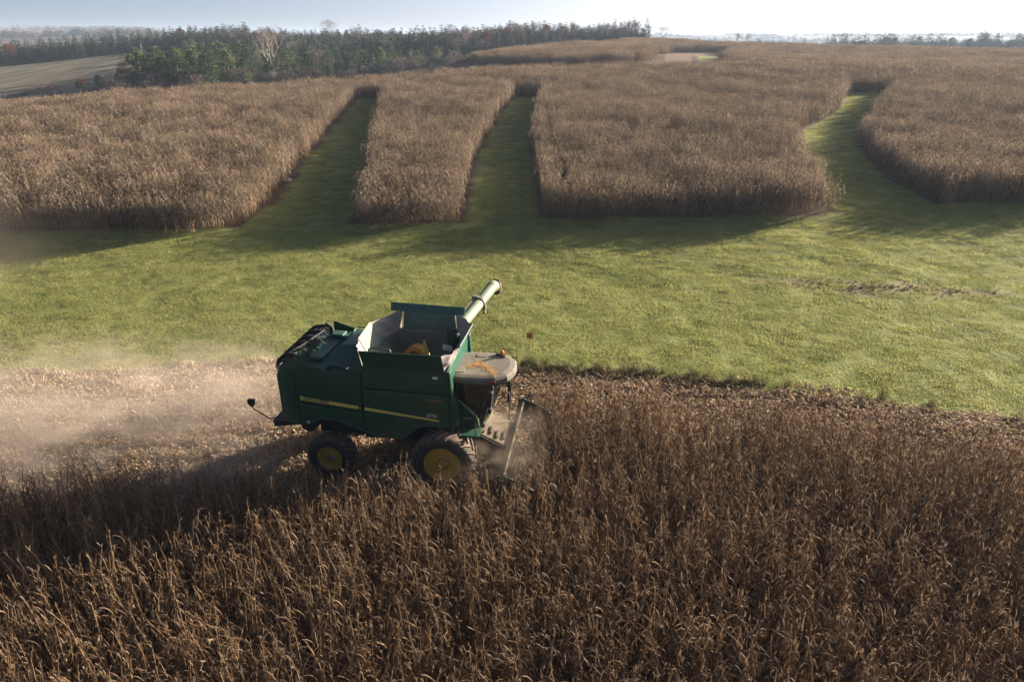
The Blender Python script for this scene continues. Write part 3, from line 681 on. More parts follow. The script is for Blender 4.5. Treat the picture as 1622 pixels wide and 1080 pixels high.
for k in range(5): b.box((-5.0, -1.0 + .5 * k, 1.63), (.9, .02, .14), (0, -.16, .08 * (k - 2)))
b.build('straw_spreader', M['black'], HV)
b = MB(); b.box((-5.14, 0, 2.75), (.10, 2.3, 1.5)); b.box((-5.2, 0, 3.0), (.04, 1.7, .5)); b.build('tail_door', M['green'], HV, bevel=.04)

# tail lamp on its bent arm
b = MB(); b.tube([(-4.9, -1.25, 1.86), (-5.6, -1.35, 1.80), (-6.06, -1.40, 2.14), (-6.08, -1.40, 2.26)], .020, 6); arm = b.build('lamp_arm', M['black'], HV)
b = MB(); b.box((-6.09, -1.40, 2.36), (.19, .10, .19), taper=1.12); b.box((-6.09, -1.40, 2.235), (.10, .07, .08)); b.build('lamp_housing', M['black'], arm, bevel=.015)
b = MB(); b.box((-6.195, -1.40, 2.37), (.02, .08, .13)); b.build('lens', M['red_lens'], arm)

# engine deck
b = MB()
vs = [(-3.78, -1.18, 3.66), (-2.42, -1.18, 3.72), (-2.42, 1.15, 3.72), (-3.78, 1.15, 3.66), (-3.40, -.35, 4.02), (-2.46, -.35, 4.06), (-2.46, .85, 4.06), (-3.40, .85, 4.02)]
b.hexa(vs); hood = b.build('engine_hood', M['green_skylit'], HV, bevel=.035)
b = MB()
for p in ([(-3.30, -.45, 4.02), (-2.5, -.45, 4.06)], [(-2.95, -.36, 4.05), (-2.90, -1.15, 3.72)], [(-3.1, .3, 4.05), (-2.5, .3, 4.08)]): b.tube(p, .016, 5)
b.build('hood_rib', M['green_skylit'], hood)
b = MB(); b.tube([(-3.35, .75, 4.03), (-3.3, .75, 4.14), (-2.55, .75, 4.17), (-2.5, .75, 4.07)], .022, 6); b.tube([(-3.35, -.2, 4.03), (-3.3, -.2, 4.12), (-3.3, .75, 4.14)], .018, 6); b.build('deck_rail', M['green_skylit'], HV)
b = MB(); b.lathe([(-1.50, 0), (-1.50, .44), (-1.42, .46), (-1.30, .46)], (-3.22, 0, 3.42), n=36)
scr = b.build('cooling_screen', M['black'], HV)
b = MB(); b.lathe([(-1.51, .40), (-1.525, .42), (-1.525, .455), (-1.46, .475), (-1.42, .47)], (-3.22, 0, 3.42), n=36)
for k in range(10):
    a = k * math.pi / 5; b.tube([(-3.22, -1.51, 3.42), (-3.22 + .4 * math.cos(a), -1.51, 3.42 + .4 * math.sin(a))], .008, 4)
b.build('screen_ring', M['green_skylit'], scr)
b = MB(); b.box((-4.1, .1, 3.72), (.55, 1.7, .10)); b.box((-4.05, -.75, 3.74), (.5, .5, .16)); b.box((-3.95, .8, 3.78), (.4, .4, .25)); b.build('deck_box', M['green_skylit'], HV, bevel=.03)
# ribbed cover and hoses at the back of the deck
b = MB()
for k in range(6):
    y = -1.25 + .46 * k
    b.tube([(-5.16, y, 3.50), (-5.08, y, 3.78), (-4.88, y, 3.94), (-4.62, y + .04, 3.99), (-4.45, y + .06, 3.86)], [.05, .06, .065, .055, .045], 7)
b.slab([(-5.10, -1.28, 3.66), (-4.62, -1.28, 3.90), (-4.62, 1.25, 3.90), (-5.10, 1.25, 3.66)], .04)
rc = b.build('rear_engine_cover', M['hose'], HV)
b = MB()
for k in range(5):
    y = -1.1 + .5 * k; b.tube([(-4.7, y, 3.98), (-4.55, y + .1, 4.06), (-4.35, y + .16, 3.98), (-4.2, y + .2, 3.78)], .028, 6)
b.tube([(-4.75, -1.2, 4.0), (-4.5, -.6, 4.07), (-4.4, .4, 4.03), (-4.45, 1.1, 3.95)], .03, 6)
b.build('hose', M['hose'], HV)
b = MB(); b.tube([(-4.25, .95, 3.7), (-4.25, .95, 4.0), (-4.45, .95, 4.12)], .075, 10); b.build('exhaust_pipe', M['hose'], HV)

# grain tank: hull top, extension walls, fabric corners, fountain auger
b = MB()
T0 = [(-2.34, -1.56, 3.86), (.08, -1.56, 3.86), (.08, 1.56, 3.86), (-2.34, 1.56, 3.86)]
B0 = [(-1.9, -.9, 2.98), (-.4, -.9, 2.98), (-.4, 1.0, 2.98), (-1.9, 1.0, 2.98)]
for i in range(4):
    j = (i + 1) % 4; b.add([T0[i], T0[j], B0[j], B0[i]], [(3, 2, 1, 0)])
b.add(B0, [(0, 1, 2, 3)])
b.build('grain_tank', M['tank_in'], HV)
A = [(-2.42, -1.66, 4.40), (.03, -1.68, 4.385)]
b = MB(); b.slab([(-2.33, -1.585, 3.90), (.07, -1.585, 3.87), A[1], A[0]], -.035); b.box((-1.2, -1.59, 3.885), (2.46, .06, .04), (0, .0125, 0))
b.build('tank_wall', M['green'], HV, bevel=.008)
FW = [(-2.34, 1.50, 4.74), (.10, 1.36, 4.74)]
b = MB(); b.slab([(-2.0, 1.50, 3.86), (-.2, 1.50, 3.86), (-.25, 1.44, 4.60), (-1.95, 1.52, 4.60)], .03)
fwall = b.build('tank_wall', M['tank_in_wall'], HV)
b = MB(); b.slab([(-2.36, 1.44, 4.52), (.12, 1.30, 4.50), (.12, 1.38, 4.76), (-2.36, 1.52, 4.78)], .05)
for x in (-2.2, -1.7, -1.2, -.75, -.05): b.box((x, 1.405 - .056 * (x + 1.2), 4.64), (.03, .03, .2))
b.build('tank_rim', M['green_skylit'], fwall, bevel=.01)
b = MB()
for x in (-1.75, -1.3, -.85, -.45): b.box((x, 1.46, 4.22), (.035, .03, .66), (-.06, 0, 0))
b.build('wall_rib', M['tank_in_wall'], fwall)
RWL = [(-2.70, -.86, 4.45), (-2.74, .30, 4.50)]
b = MB(); b.slab([(-2.37, -.95, 3.88), (-2.37, .55, 3.88), RWL[1], RWL[0]], .03); b.build('tank_wall', M['tank_in_wall'], HV)
FWL = [(.46, -1.02, 4.45), (.52, .62, 4.50)]
b = MB(); b.slab([(.09, .85, 3.88), (.09, -1.10, 3.88), FWL[0], FWL[1]], .03); b.build('tank_wall', M['tank_in_wall'], HV)
def tarp(p0, p1, q1, q0, name='tank_tarp', n=9, sag=.07):
    """fabric corner: p0-p1 its foot, q0-q1 its top edge, creased and sagging between"""
    p0, p1, q0, q1 = map(Vector, (p0, p1, q0, q1)); mb = MB(); vs = []
    nn = (p1 - p0).cross(q0 - p0)
    nn = nn.normalized() if nn.length > 1e-6 else Vector((0, 0, 1))
    for i in range(n + 1):
        for j in range(n + 1):
            f, g = i / n, j / n; p = (p0.lerp(p1, f)).lerp(q0.lerp(q1, f), g)
            wv = math.sin(f * math.pi) * (sag * math.sin(g * math.pi) + .045 * math.sin(f * 11 + g * 5) + .02 * math.sin(g * 17 + f * 3)); vs.append(p + nn * wv - Vector((0, 0, .05 * math.sin(f * math.pi) * g)))
    W = n + 1; mb.sm = True; mb.add(vs, [(i * W + j, (i + 1) * W + j, (i + 1) * W + j + 1, i * W + j + 1) for i in range(n) for j in range(n)])
    return mb.build(name, M['tarp'], HV)
tarp((-2.36, .55, 3.9), (-2.05, 1.50, 3.9), (-1.98, 1.46, 4.62), RWL[1], sag=-.06)
tarp((-2.36, -1.56, 3.9), (-2.37, -.95, 3.9), RWL[0], A[0])
tarp((-.2, 1.50, 3.9), (.09, .85, 3.9), FWL[1], (-.22, 1.42, 4.62), sag=-.05)
tarp((.09, -1.10, 3.9), (.08, -1.56, 3.9), A[1], FWL[0], sag=-.10)
b = MB()
arc = [(.33 * math.cos(t), .36 * math.sin(t)) for t in np.linspace(0, math.pi, 11)]
zq = 3.46
vs = [(-1.30 + x, .20, zq + z) for x, z in arc] + [(-1.30 + x * .9, .72, zq - .06 + z * .9) for x, z in arc]
b.add(vs, [(i, i + 1, i + 12, i + 11) for i in range(10)]); b.add([(-1.30 + x, .19, zq + z) for x, z in arc] + [(-1.30 + x * .62, .185, zq + z * .6) for x, z in arc], [(i, i + 1, i + 12, i + 11) for i in range(10)])
b.build('auger_cover', M['orange'], HV)
b = MB(); b.tube([(-1.30, .5, 2.8), (-1.30, .42, 3.72)], .14, 12); b.build('fountain_auger', M['steel'], HV)
b = MB(); b.add([(-.98, .12, 3.4), (-.74, .12, 3.4), (-.95, .20, 4.05), (-1.0, .2, 4.05), (-.98, .2, 3.4), (-.74, .2, 3.4), (-.95, .24, 4.05), (-1.0, .24, 4.05)], [(0, 1, 2, 3), (7, 6, 5, 4), (0, 4, 5, 1), (1, 5, 6, 2), (2, 6, 7, 3), (3, 7, 4, 0)]); b.build('cover_brace', M['stripe'], HV)
b = MB(); random.seed(5)
vs = [(-1.2, .1, 3.34)]; nr, na_ = 7, 22
for i in range(1, nr + 1):
    for k in range(na_):
        a = 2 * math.pi * k / na_; f = i / nr
        vs.append((-1.2 + .86 * f * math.cos(a), .1 + .9 * f * math.sin(a), 3.34 - .22 * f ** 1.5 + random.uniform(-.02, .02)))
fs = [(0, 1 + k, 1 + (k + 1) % na_) for k in range(na_)] + [(1 + i * na_ + k, 1 + (i + 1) * na_ + k, 1 + (i + 1) * na_ + (k + 1) % na_, 1 + i * na_ + (k + 1) % na_) for i in range(nr - 1) for k in range(na_)]
b.sm = True; b.add(vs, fs); b.build('grain_heap', M['chaff'], HV)
b = MB(); b.tube([(-2.25, -1.30, 3.9), (-2.22, -1.30, 4.32), (-2.12, -1.28, 4.36), (-1.62, -1.28, 4.34), (-1.58, -1.28, 4.30), (-1.58, -1.28, 3.9)], .025, 7); b.build('tank_handrail', M['green_skylit'], HV)
b = MB(); b.box((-.05, -.55, 4.16), (.30, .22, .03), (.5, .3, .4)); b.build('tank_flap', M['tarp'], HV)

# unloading auger, swung out to the far side
P0, P1 = Vector((-.30, 1.45, 3.80)), Vector((.42, 5.15, 4.30))
dv = (P1 - P0).normalized()
b = MB(); b.tube([P0, P0.lerp(P1, .93)], .195, 24); au = b.build('unloading_auger', M['auger'], HV)
pc = P0.lerp(P1, .60)
b = MB(); b.tube([pc - dv * .05, pc + dv * .05], .235, 24); b.tube([pc + dv * .09, pc + dv * .12], .222, 24)
b.box(pc + Vector((-.12, 0, .22)), (.22, .16, .08), (0, 0, -.2)); b.box(pc + Vector((.20, -.03, -.22)), (.09, .12, .30)); b.tube([pc + Vector((.2, 0, -.1)), pc + Vector((.24, -.1, -.32)), pc + Vector((.18, -.2, -.2))], .02, 6)
b.build('collar', M['steel'], au)
b = MB(); b.tube([P0 + Vector((-.21, -.1, .16)), P0.lerp(P1, .3) + Vector((-.19, 0, .16)), pc + Vector((-.17, 0, .20))], .02, 6); b.build('hydraulic_line', M['black'], au)
pe = P0.lerp(P1, .92)
b = MB(); b.tube([pe, pe + dv * .10, pe + dv * .22 + Vector((.01, 0, -.015)), pe + dv * .34 + Vector((.03, 0, -.07))], [.205, .215, .22, .20], 20, cap=False); b.build('spout_head', M['auger'], au)
b = MB(); b.tube([pe + dv * .27 + Vector((.03, 0, .05)), pe + dv * .40 + Vector((.04, 0, -.10)), pe + dv * .46 + Vector((.07, 0, -.36))], [.20, .215, .17], 16, cap=False); b.build('spout', M['lug'], au)
b = MB(); b.tube([(-.30, 1.45, 2.2), (-.30, 1.45, 3.55), P0, P0 + dv * .2], [.2, .21, .23, .2], 16); b.build('auger_elbow', M['green'], HV)

# cab
def ws(y, z):      # plan curve of the windscreen at height z
    f = (z - 1.78) / 1.47; return (.98 + .42 * f) + (.20 + .06 * f) * (1 - (y / .95) ** 2)
def glass_sheet(name, fn, nu, nvv, parent):
    mb = MB(); vs = [fn(i / nu, j / nvv) for i in range(nu + 1) for j in range(nvv + 1)]; W = nvv + 1
    n0 = (Vector(vs[W]) - Vector(vs[0])).cross(Vector(vs[1]) - Vector(vs[0])).normalized() * .012
    vs2 = [Vector(p) - n0 for p in vs]; N = len(vs); mb.sm = True
    mb.add(list(vs) + vs2, [(i * W + j, (i + 1) * W + j, (i + 1) * W + j + 1, i * W + j + 1) for i in range(nu) for j in range(nvv)] + [(N + i * W + j, N + i * W + j + 1, N + (i + 1) * W + j + 1, N + (i + 1) * W + j) for i in range(nu) for j in range(nvv)])
    return mb.build(name, M['glass'], parent)
b = MB(); b.box((.62, 0, 1.78), (.95, 1.75, .12)); b.box((.20, 0, 2.5), (.10, 1.8, 1.5)); b.box((.75, .05, 2.3), (.45, .5, .12)); b.build('cab_floor', M['black'], HV, bevel=.02)
b = MB(); b.box((.62, 0, 2.05), (.5, .55, .45)); b.box((.62, 0, 2.36), (.52, .55, .12)); b.box((.40, 0, 2.72), (.14, .52, .70), (0, -.12, 0)); b.box((.39, 0, 3.10), (.12, .30, .18)); b.build('operator_seat', M['seat'], HV, bevel=.05)
b = MB(); b.tube([(1.12, 0, 1.85), (1.0, 0, 2.45)], .035, 8)
b.tube([(.98 + .08 * math.cos(a), .2 * math.sin(a), 2.52 + .17 * math.cos(a) * .6) for a in np.linspace(0, 6.2, 16)], .016, 6); b.build('steering_wheel', M['black'], HV)
glass_sheet('windscreen', lambda u, v: (ws(-.93 + 1.86 * u, 1.82 + 1.42 * v), -.93 + 1.86 * u, 1.82 + 1.42 * v), 18, 6, HV)
for sd in (-1, 1):
    glass_sheet('side_window', lambda u, v, sd=sd: ((.30 * (1 - u) + (ws(.95, 3.24 - 1.2 * (1 - v)) - .03) * u) if v > 0 else .30 + (ws(.95, 2.04) - .33) * u, sd * .955, (2.72 - .72 * u) * (1 - v) + 3.24 * v), 10, 8, HV)
    b = MB(); b.tube([(ws(.95, z), sd * .945, z) for z in (1.80, 2.3, 2.8, 3.26)], .045, 8); b.build('front_pillar', M['black'], HV)
    b = MB(); b.tube([(.27, sd * .955, 1.85), (.27, sd * .955, 3.26)], .05, 8); b.tube([(.30, sd * .965, 2.72), (.62, sd * .965, 2.42), (.92, sd * .965, 2.06)], .035, 7); b.build('door_frame', M['black'], HV)
    b = MB()
    b.prism([(.25, 1.78), (1.0, 1.78), (1.02, 2.02), (.92, 2.08), (.60, 2.40), (.30, 2.70), (.25, 2.70)], sd * 1.02, sd * .96); pn = b.build('cab_side_panel', M['green'], HV, bevel=.02)
    b = MB(); b.tube([(.34, sd * 1.06, 2.74), (.62, sd * 1.10, 2.50), (.84, sd * 1.12, 2.28), (.93, sd * 1.12, 2.16), (.96, sd * 1.10, 1.90)], [.02, .03, .045, .04, .025], 8); b.build('grab_rail', M['auger'], pn)
    # platform, rails and steps beside the cab
    b = MB(); b.box((.62, sd * 1.30, 1.80), (.85, .55, .05)); b.box((.25, sd * 1.3, 1.95), (.05, .5, .3)); b.build('platform', M['green_skylit'], HV)
    b = MB(); b.tube([(.30, sd * 1.55, 1.82), (.30, sd * 1.55, 2.42), (.95, sd * 1.55, 2.36), (.95, sd * 1.55, 1.82)], .018, 6); b.tube([(.95, sd * 1.55, 2.62), (.95, sd * 1.55, 1.82)], .016, 6); b.build('handrail', M['black'], HV)
# nose under the windscreen
b = MB(); vs = []; nu, nvv = 14, 7
for i in range(nu + 1):
    y = -.90 + 1.8 * i / nu
    for j in range(nvv + 1):
        z = 1.42 + .46 * j / nvv; bul = math.sin(math.pi * (.15 + .75 * j / nvv)); vs.append((ws(y * 1.02, 1.8) - .14 + .20 * bul - .10 * (1 - j / nvv), y, z))
W = nvv + 1; b.sm = True; b.add(vs, [(i * W + j, (i + 1) * W + j, (i + 1) * W + j + 1, i * W + j + 1) for i in range(nu) for j in range(nvv)])
b.sm = False; b.box((.75, 0, 1.66), (.5, 1.6, .3)); b.build('cab_nose', M['tan'], HV)
# roof: rounded overhanging slab
out = [(-.06, -.86), (.30, -.97), (1.0, -1.0), (1.45, -.96), (1.78, -.70), (1.93, -.32), (1.96, .1), (1.90, .45), (1.72, .74), (1.42, .94), (.9, 1.0), (.3, .97), (-.06, .86)]
b = MB(); n = len(out); rings = []
for z, k in ((3.22, .93), (3.27, 1.0), (3.37, 1.0), (3.43, .95), (3.46, .80)):
    rings.append([(.92 + (x - .92) * k, y * k, z + (.02 * x if z > 3.3 else 0) - .02) for x, y in out])
vs = [p for r in rings for p in r]; fs = [(i * n + k, i * n + (k + 1) % n, (i + 1) * n + (k + 1) % n, (i + 1) * n + k) for i in range(4) for k in range(n)]
fs += [tuple(range(n))[::-1], tuple(range(4 * n, 5 * n))]
b.add(vs, fs); roof = b.build('cab_roof', M['roof'], HV)
b = MB()
for c, d in (((.25, -.1, 3.452), (.42, 1.1, .012)), ((.80, .62, 3.462), (.35, .22, .012))): b.box(c, d)
b.build('roof_hatch', M['roof'], roof, bevel=.004)
random.seed(3); b = MB()
for _ in range(1500):
    t = random.random(); x = .45 + 1.0 * t + random.gauss(0, .03); y = -.30 + .34 * math.sin(t * 4.4 + .3) * (.6 + .4 * t) + random.gauss(0, .08 + .05 * math.sin(t * 3.1)); s = random.uniform(.010, .030); a = random.uniform(0, 6.28)
    z = 3.44 + .02 * x + random.uniform(.004, .016)
    ux, uy = math.cos(a) * s, math.sin(a) * s
    b.add([(x - ux, y - uy, z), (x + uy * .5, y - ux * .5, z + .004), (x + ux, y + uy, z), (x - uy * .5, y + ux * .5, z + .003)], [(0, 1, 2, 3)])
b.build('chaff_on_roof', M['chaff'], roof)
b = MB(); b.tube([(1.42, .66, 3.44), (1.42, .66, 3.52)], .09, 10); b.box((1.28, .70, 3.49), (.16, .10, .07)); b.box((1.46, .55, 3.48), (.14, .08, .06)); bc = b.build('beacon_base', M['black'], roof)
b = MB(); b.lathe([(-.06, .0), (-.06, .06), (.05, .052), (.085, .02), (.085, 0)], (0, 0, 0), n=14)
for i, (x, y, z) in enumerate(b.v): b.v[i] = (1.42 + x, .66 + z, 3.58 + y)
b.build('beacon', M['amber'], bc)
b = MB(); b.box((1.36, -.97, 3.33), (.20, .04, .08)); b.build('marker_lamp', M['red_lens'], roof, bevel=.015)
b = MB()
for y in (-.55, -.2, .2, .55): b.box((1.84 - .25 * (y / .55) ** 2, y, 3.30), (.06, .17, .09))
b.build('work_lamp', M['steel'], roof, bevel=.012)
b = MB(); b.tube([(1.93, .25, 3.35), (1.93, .25, 4.05)], .007, 4); b.build('antenna', M['black'], roof)
for sd, x0 in ((-1, 1.30), (1, 1.40)):
    b = MB(); b.tube([(x0, sd * .93, 3.28), (x0 + .12, sd * 1.16, 3.26), (x0 + .10, sd * 1.20, 3.16)], .022, 6); b.tube([(x0 + .15, sd * 1.0, 3.3), (x0 + .46, sd * .92, 3.31)], .02, 6)
    ma = b.build('mirror_arm', M['black'], HV)
    b = MB(); b.box((x0 + .05, sd * 1.21, 2.90), (.11, .25, .50), (0, .12, 0)); b.box((x0 + .03, sd * 1.21, 2.53), (.10, .22, .17), (0, .12, 0)); b.build('mirror', M['black'], ma, bevel=.03)
b = MB(); b.tube([(1.84, -.22, 3.30), (1.80, -.24, 2.3), (1.74, -.26, 1.72)], .017, 5); b.box((1.76, -.18, 2.86), (.09, .10, .34)); b.box((1.74, -.18, 2.45), (.08, .10, .28)); b.build('front_rod', M['black'], HV, bevel=.012)

# wheels
def wheel(name, x, y, r, wd, rr, side, lugs):
    e = bpy.data.objects.new(name, None); e.location = (x, y, r); e.parent = HV; COL.objects.link(e)
    h = wd / 2; s = side
    b = MB(); prof = [(-h * .80, rr), (-h * .98, rr + .05), (-h, rr + (r - rr) * .5), (-h * .92, r - .10), (-h * .7, r - .055), (0, r - .045), (h * .7, r - .055), (h * .92, r - .10), (h, rr + (r - rr) * .5), (h * .98, rr + .05), (h * .80, rr)]
    b.lathe(prof, (0, 0, 0), n=56); b.build('tyre', M['rubber'], e)
    b = MB()
    for k in range(lugs):
        for q in (-1, 1):
            th = 2 * math.pi * (k + (.5 if q > 0 else 0)) / lugs
            for g in range(4):
                f0, f1 = g / 4, (g + 1) / 4
                def pt(f, dr, dt):
                    a = th + q * 0 + f * .30 + dt; rad = (r - .055 - .05 * max(0, f - .72) / .28 + dr)
                    return (rad * math.cos(a), q * h * (.02 + 1.0 * f), rad * math.sin(a))
                dt = .030 * .98 / r
                b.add([pt(f0, -.02, -dt), pt(f1, -.02, -dt), pt(f1, -.02, dt), pt(f0, -.02, dt), pt(f0, .055, -dt * .8), pt(f1, .055, -dt * .8), pt(f1, .055, dt * .8), pt(f0, .055, dt * .8)], [(0, 3, 2, 1), (4, 5, 6, 7), (0, 1, 5, 4), (1, 2, 6, 5), (2, 3, 7, 6), (3, 0, 4, 7)])
    b.build('tread', M['lug'], e)
    b = MB(); d = -1 if s < 0 else 1
    b.lathe([(d * h * .80, rr + .005), (d * h * .90, rr + .02), (d * h * .90, rr - .02), (d * h * .62, rr - .05), (d * h * .50, rr * .80), (d * h * .50, rr * .42), (d * h * .62, rr * .36), (d * h * .62, .001)], (0, 0, 0), n=44)
    b.lathe([(-d * h * .8, rr), (-d * h * .5, rr - .06), (-d * h * .4, .02)], (0, 0, 0), n=32)
    b.build('rim', M['yellow'], e)
    b = MB()
    nb_ = 8 if r > .85 else 6
    for k in range(nb_):
        a = 2 * math.pi * k / nb_; rad = rr * .30 if r > .85 else rr * .24
        b.tube([(rad * math.cos(a), d * h * .60, rad * math.sin(a)), (rad * math.cos(a), d * (h * .62 + .022), rad * math.sin(a))], .030 if r > .85 else .02, 6)
    if r < .85: b.lathe([(d * h * .6, .10), (d * h * .82, .095), (d * h * .86, .06), (d * h * .86, .001)], (0, 0, 0), n=18)
    b.build('hub', M['steel'] if r < .85 else M['black'], e)
for sd in (-1, 1):
    wheel('front_wheel', 0, sd * 1.62, .98, .78, .55, sd, 22)
    wheel('rear_wheel', -3.61, sd * 1.47, .75, .56, .385, sd, 20)
# trailing green ladder and tank below the near side
b = MB(); b.box((-1.0, -1.42, 1.40), (.35, .25, .35)); b.build('fuel_filter_box', M['black'], HV, bevel=.03)

# feeder house and corn head
b = MB(); b.hexa([(.35, -.72, 1.02), (1.72, -.78, .45), (1.72, .78, .45), (.35, .72, 1.02), (.50, -.72, 1.62), (1.86, -.78, 1.02), (1.86, .78, 1.02), (.50, .72, 1.62)])
fh = b.build('feeder_house', M['tan'], HV, bevel=.03)
b = MB()
for k in range(5): b.box((1.0 + .2 * k, -.42 + .1 * (k % 2), 1.43 - .088 * k + .01), (.05, .42, .05), (0, .41, .12))
b.tube([(.7, -.8, 1.5), (1.3, -.82, 1.2), (1.75, -.8, .95)], .03, 6); b.build('feeder_bar', M['black'], fh)
b = MB(); b.slab([(.45, -.98, 1.74), (1.05, -.96, 1.62), (1.0, -.72, 1.56), (.5, -.72, 1.66)], .03); b.build('step_plate', M['tan'], HV)
HY0, HY1 = -2.62, 2.08
b = MB(); b.prism([(1.74, .30), (2.0, .24), (2.55, .30), (2.6, .36), (2.05, .38), (1.90, .60), (1.88, 1.12), (1.76, 1.12)], HY0, HY1)
hd = b.build('corn_head', M['head_green'], HV, bevel=.02)
b = MB(); b.tube([(1.92, HY0, 1.14), (1.92, HY1, 1.14)], .048, 10); b.build('top_beam', M['tan'], hd)
b = MB(); b.tube([(2.22, HY0 + .1, .62), (2.22, HY1 - .1, .62)], .10, 10)
for k in range(46):
    y = HY0 + .15 + k * .099; a = k * 1.1
    b.tube([(2.22 + .22 * math.cos(a + t), y + .016 * t, .62 + .22 * math.sin(a + t)) for t in np.linspace(0, 1.15, 4)], .016, 4)
b.build('cross_auger', M['steel'], hd)
for k in range(7):
    y = HY0 + .07 + k * .76; end = k in (0, 6); hh = .80 if end else .66
    b = MB(); rings = []
    for f in (0, .25, .5, .75, 1):
        wd = .24 * (1 - f ** 1.3) + .015; z1 = hh * (1 - f) ** .85 + .10; x = 2.35 + 1.55 * f
        rings.append([(x, y - wd, .16 * (1 - f) + .05), (x, y - wd * .55, z1 * .85), (x, y, z1), (x, y + wd * .55, z1 * .85), (x, y + wd, .16 * (1 - f) + .05)])
    vs = [p for r_ in rings for p in r_]; fs = [(i * 5 + j, i * 5 + j + 1, i * 5 + j + 6, i * 5 + j + 5) for i in range(4) for j in range(4)]
    b.sm = True; b.add(vs, fs + [(0, 1, 2, 3, 4)]); sn = b.build('snout', M['head_green'], hd)
    b = MB(); b.tube([(3.55, y, .22), (3.98, y, .07)], [.06, .015], 6); b.build('tip', M['black'], sn)
for y in (HY0 - .02, HY1 + .02):
    b = MB(); b.prism([(1.74, .26), (2.5, .26), (2.75, .75), (2.62, .90), (1.98, 1.25), (1.74, 1.22)], y - .03, y + .03); b.tube([(1.92, y, 1.24), (2.66, y, .90)], .035, 6); es = b.build('end_shield', M['head_green'], hd)
    b = MB(); b.prism([(2.58, .86), (2.70, .90), (3.05, .62), (2.92, .5)], y - .05, y + .05); b.build('shield_cap', M['black'], es)
random.seed(9); b = MB()
for _ in range(260):
    x = random.gauss(2.12, .16); y = random.gauss(-.15, .55); z = .95 + .25 * math.exp(-((y + .15) / .5) ** 2) * random.random() - abs(x - 2.0) * .5; b.tone = random.random()
    leaf(b, (x, y, z), random.uniform(0, 6.28), random.uniform(.15, .4), random.uniform(.015, .03), random.uniform(0, 1), random.uniform(-1.2, -.2), 3)
b.build('cut_stalks', M['litter'], hd)
# ------------------------------------------------------------------ trees
def card(mb, p, d, ln, wd, droop=0.0):
    d = d.normalized(); s = d.cross(Vector((random.uniform(-1, 1), random.uniform(-1, 1), random.uniform(.2, 1)))).normalized() * wd
    q = p + d * ln + Vector((0, 0, -droop)); m = p + d * ln * .5
    mb.add([p, m + s, q, m - s], [(0, 1, 2, 3)])
def conifer(seed, h, rb, trunk, crown, loose=.15, cs=1.0, bare=.08):
    random.seed(seed)
    trunk.tone = .3; trunk.tube([(0, 0, 0), (random.uniform(-.1, .1), 0, h * .5), (0, 0, h * .97)], [.16 * h / 10, .10 * h / 10, .02], 6)
    nw = int(h * 1.9)
    for j in range(nw):
        f = bare + (1 - bare) * (j + random.random() * .6) / nw; r = rb * (1 - f) ** .75 * random.uniform(.75, 1.15) + .10
        nb = max(4, int(6 + 5 * (1 - f)))
        for k in range(nb):
            if random.random() < loose: continue
            a = random.uniform(0, 6.28); u = Vector((math.cos(a), math.sin(a), random.uniform(-.12, .30))); rr = r * random.uniform(.7, 1.12)
            crown.tone = min(1, max(0, random.gauss(.45, .22)))
            t = .25
            while t < 1:
                p = Vector((0, 0, f * h)) + u * rr * t
                for _ in range(2):
                    dd = u + Vector((random.uniform(-.7, .7), random.uniform(-.7, .7), random.uniform(-.2, .45)))
                    q = .45 + .55 * (1 - f); card(crown, p, dd, random.uniform(.45, .85) * cs * q, random.uniform(.14, .25) * cs * q, random.uniform(0, .15))
                t += .34 / max(rr, .5) * cs
def bushy(seed, h, rb, trunk, crown, n=70, cards=13, base=.12, cs=1.0):
    random.seed(seed); trunk.tone = .3; trunk.tube([(0, 0, 0), (0, 0, h * .8)], [.12 * h / 8, .03], 6)
    for _ in range(n):
        f = random.random() ** .8; z = h * (base + (1 - base) * f); r = rb * (math.sin(math.pi * min(.95, .28 + .70 * f)) ** .8) * random.uniform(.35, 1.0); a = random.uniform(0, 6.28)
        c = Vector((r * math.cos(a), r * math.sin(a), z)); tn = random.gauss(.5, .2)
        for _ in range(cards):
            d = Vector((random.gauss(0, 1), random.gauss(0, 1), random.gauss(.3, .8))); crown.tone = min(1, max(0, tn + random.gauss(0, .1)))
            card(crown, c + d * .16 * cs, d, random.uniform(.3, .6) * cs, random.uniform(.10, .2) * cs)
def bare(seed, h, sp, trunk, crown, depth=5, tr=.16):
    random.seed(seed)
    def grow(p, d, ln, r, lv):
        mid = p + d * ln * .55 + Vector((random.uniform(-.08, .08), random.uniform(-.08, .08), 0)) * ln; q = mid + (d + Vector((random.uniform(-.2, .2), random.uniform(-.2, .2), .12))).normalized() * ln * .5
        mb = trunk if lv < 2 else crown; mb.tone = random.random()
        mb.tube([p, mid, q], [r, r * .82, r * .6], 5 if lv < 2 else 3, cap=False)
        if lv >= depth:
            for _ in range(3):
                e = (d + Vector((random.gauss(0, .6), random.gauss(0, .6), random.gauss(.15, .4)))).normalized(); crown.tone = random.random(); card(crown, q, e, ln * random.uniform(.7, 1.2), r * 1.6)
            return
        nb = random.choice((2, 3, 3)) if lv else random.choice((3, 4))
        a0 = random.uniform(0, 6.28)
        for k in range(nb):
            a = a0 + 6.28 * k / nb + random.uniform(-.5, .5); s = sp * random.uniform(.55, 1.2)
            e = d.orthogonal().normalized(); e = Matrix.Rotation(a, 3, d) @ e
            nd = (d * math.cos(s) + e * math.sin(s) + Vector((0, 0, .18))).normalized()
            grow(mid.lerp(q, random.uniform(.5, 1)), nd, ln * random.uniform(.62, .86), r * .62, lv + 1)
    grow(Vector((0, 0, -.1)), Vector((random.uniform(-.06, .06), random.uniform(-.06, .06), 1)).normalized(), h * .30, tr * h / 10, 0)
